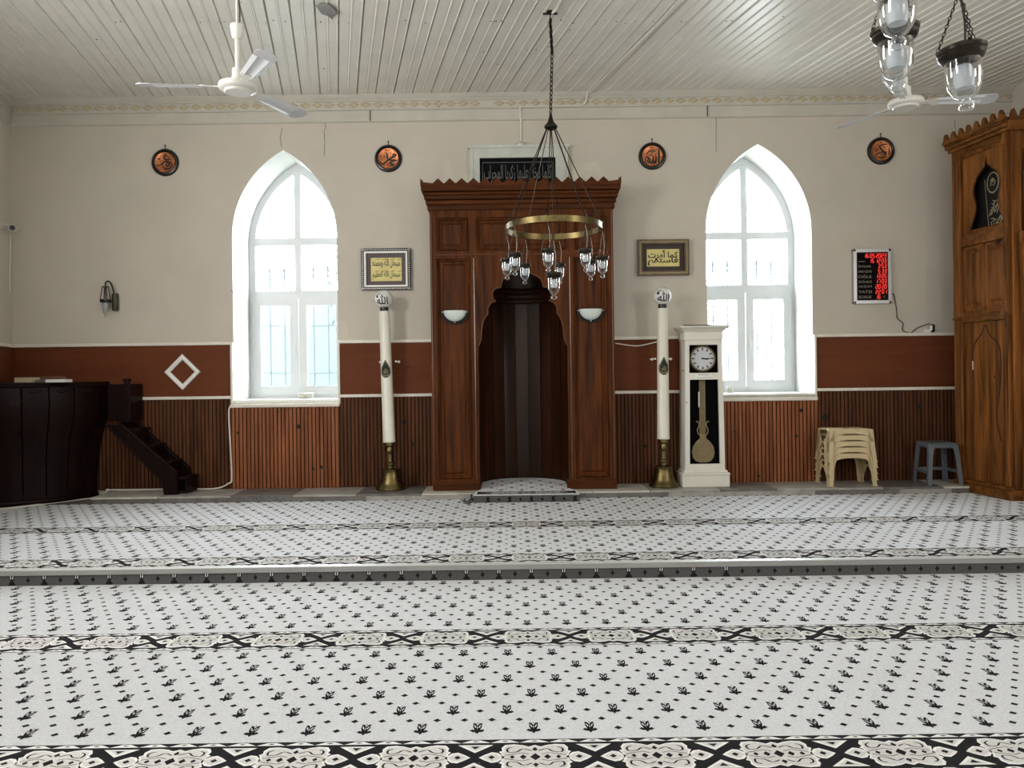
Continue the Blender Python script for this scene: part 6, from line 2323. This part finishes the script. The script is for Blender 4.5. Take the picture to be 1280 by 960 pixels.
b.tube([top_, (hook.x + 0.004, YH, zc - 0.12), mid_], 0.006, 6)
chain(b, (hook.x, YH, zc - 0.06), mid_, 0.05, 0.005)
chain(b, mid_, (capx, YH, capz + 0.12), 0.045, 0.0048)
b.build('chain', 'brass_dark', ch)
b = MB().lathe([(0.0, -0.02), (0.02, -0.018), (0.03, -0.006), (0.03, 0.0), (0.0, 0.0)], 12, (hook.x, YH, zc - 0.002))
b.tube([(hook.x - 0.06, YH, zc - 0.02), (hook.x + 0.06, YH, zc - 0.02)], 0.009, 8)
b.build('ceiling_hook', 'brass_dark', ch)
zrim = 2.315
for q in range(8):
    a = math.radians(10 + 45 * q)
    rx, ry = rc.x + RR * math.cos(a), rc.y - RR * math.sin(a)
    b = MB().tube([(capx + 0.035 * math.cos(a), rc.y - 0.035 * math.sin(a), capz), (rx, ry, zrb + 0.05)], 0.006 if q in (1, 3) else 0.0045, 6)
    b.ball((rx, ry, zrb + 0.06), 0.012, 8)
    b.build('suspension_rod', 'brass_dark', ch)
    dz_ = (-0.012, 0.006, 0.0, -0.004, 0.0, -0.008, 0.0, 0.004)[q]
    lamp_parts(ch, (rx + (-.01 if q == 5 else 0), ry, zrim + dz_), 0.95, (rx, ry, zrb - 0.004), rot=0.4 * q)
    MB().tube([(rx, ry, zrb - 0.012), (rx, ry, zrb + 0.004)], 0.006, 6).build('hook', 'brass_dark', ch)
b = MB().tube([(capx, rc.y, capz), (rc.x - 0.004, rc.y, zrb - 0.02)], 0.003, 6)
chain(b, (rc.x - 0.004, rc.y, zrb - 0.02), (rc.x - 0.004, rc.y, zrb - 0.07), 0.03, 0.003)
b.build('suspension_rod', 'brass_dark', ch)
lamp_parts(ch, (rc.x - 0.004, rc.y, P(691, 344, YH).z), 1.18, (rc.x - 0.004, rc.y, zrb - 0.07), rot=0.5)

# second cluster of the same lamps close to the viewer (upper right)
def rimpos(px, py, Y):
    return P(px, py, Y)
l1, l2, l3 = P(1202, 67, 1.93), P(1118.5, 42, 1.93), P(1120, -17, 1.77)
cxh, cyh = (l1.x + l2.x + l3.x) / 3, (l1.y + l2.y + l3.y) / 3
c2 = thing('chandelier', 'cluster of three larger glass lamps on chains at the upper right', 'chandelier', (cxh, cyh, 2.05))
plz = 2.62
b = MB().lathe([(0.0, 0.0), (0.14, 0.0), (0.145, 0.006), (0.145, 0.02), (0.05, 0.035), (0.012, 0.06), (0.0, 0.06)], 32, (cxh, cyh, plz))
b.build('plate', 'brass', c2)
b = MB()
chain(b, (cxh, cyh, plz + 0.06), (cxh, cyh, CZ(cyh) - 0.02), 0.045, 0.005)
b.tube([(cxh, cyh, plz + 0.06), (cxh, cyh, CZ(cyh) - 0.02)], 0.004, 6)
b.build('chain', 'brass_dark', c2)
b = MB().lathe([(0.0, -0.04), (0.03, -0.035), (0.05, -0.01), (0.05, 0.0), (0.0, 0.0)], 16, (cxh, cyh, CZ(cyh) - 0.001))
b.build('canopy', 'brass_dark', c2)
for (p_, tl, lift, rt) in ((l1, (0.02, -0.09), 0.155, 0.35), (l2, (0.03, -0.06), 0.16, 1.0), (l3, (0.0, -0.02), 0.16, 0.2)):
    d_ = Vector((p_.x - cxh, p_.y - cyh, 0))
    if d_.length > 0.13:
        d_ = d_.normalized() * 0.13
    tp_ = Vector((p_.x - 0.004, p_.y, p_.z + lift))
    lm = lamp_parts(c2, p_, 0.98, tp_, hi=True, rot=rt, tilt=tl)
    b = MB()
    chain(b, tp_, (cxh + d_.x, cyh + d_.y, plz), 0.014, 0.0015)
    b.build('chain', 'brass_dark', lm)
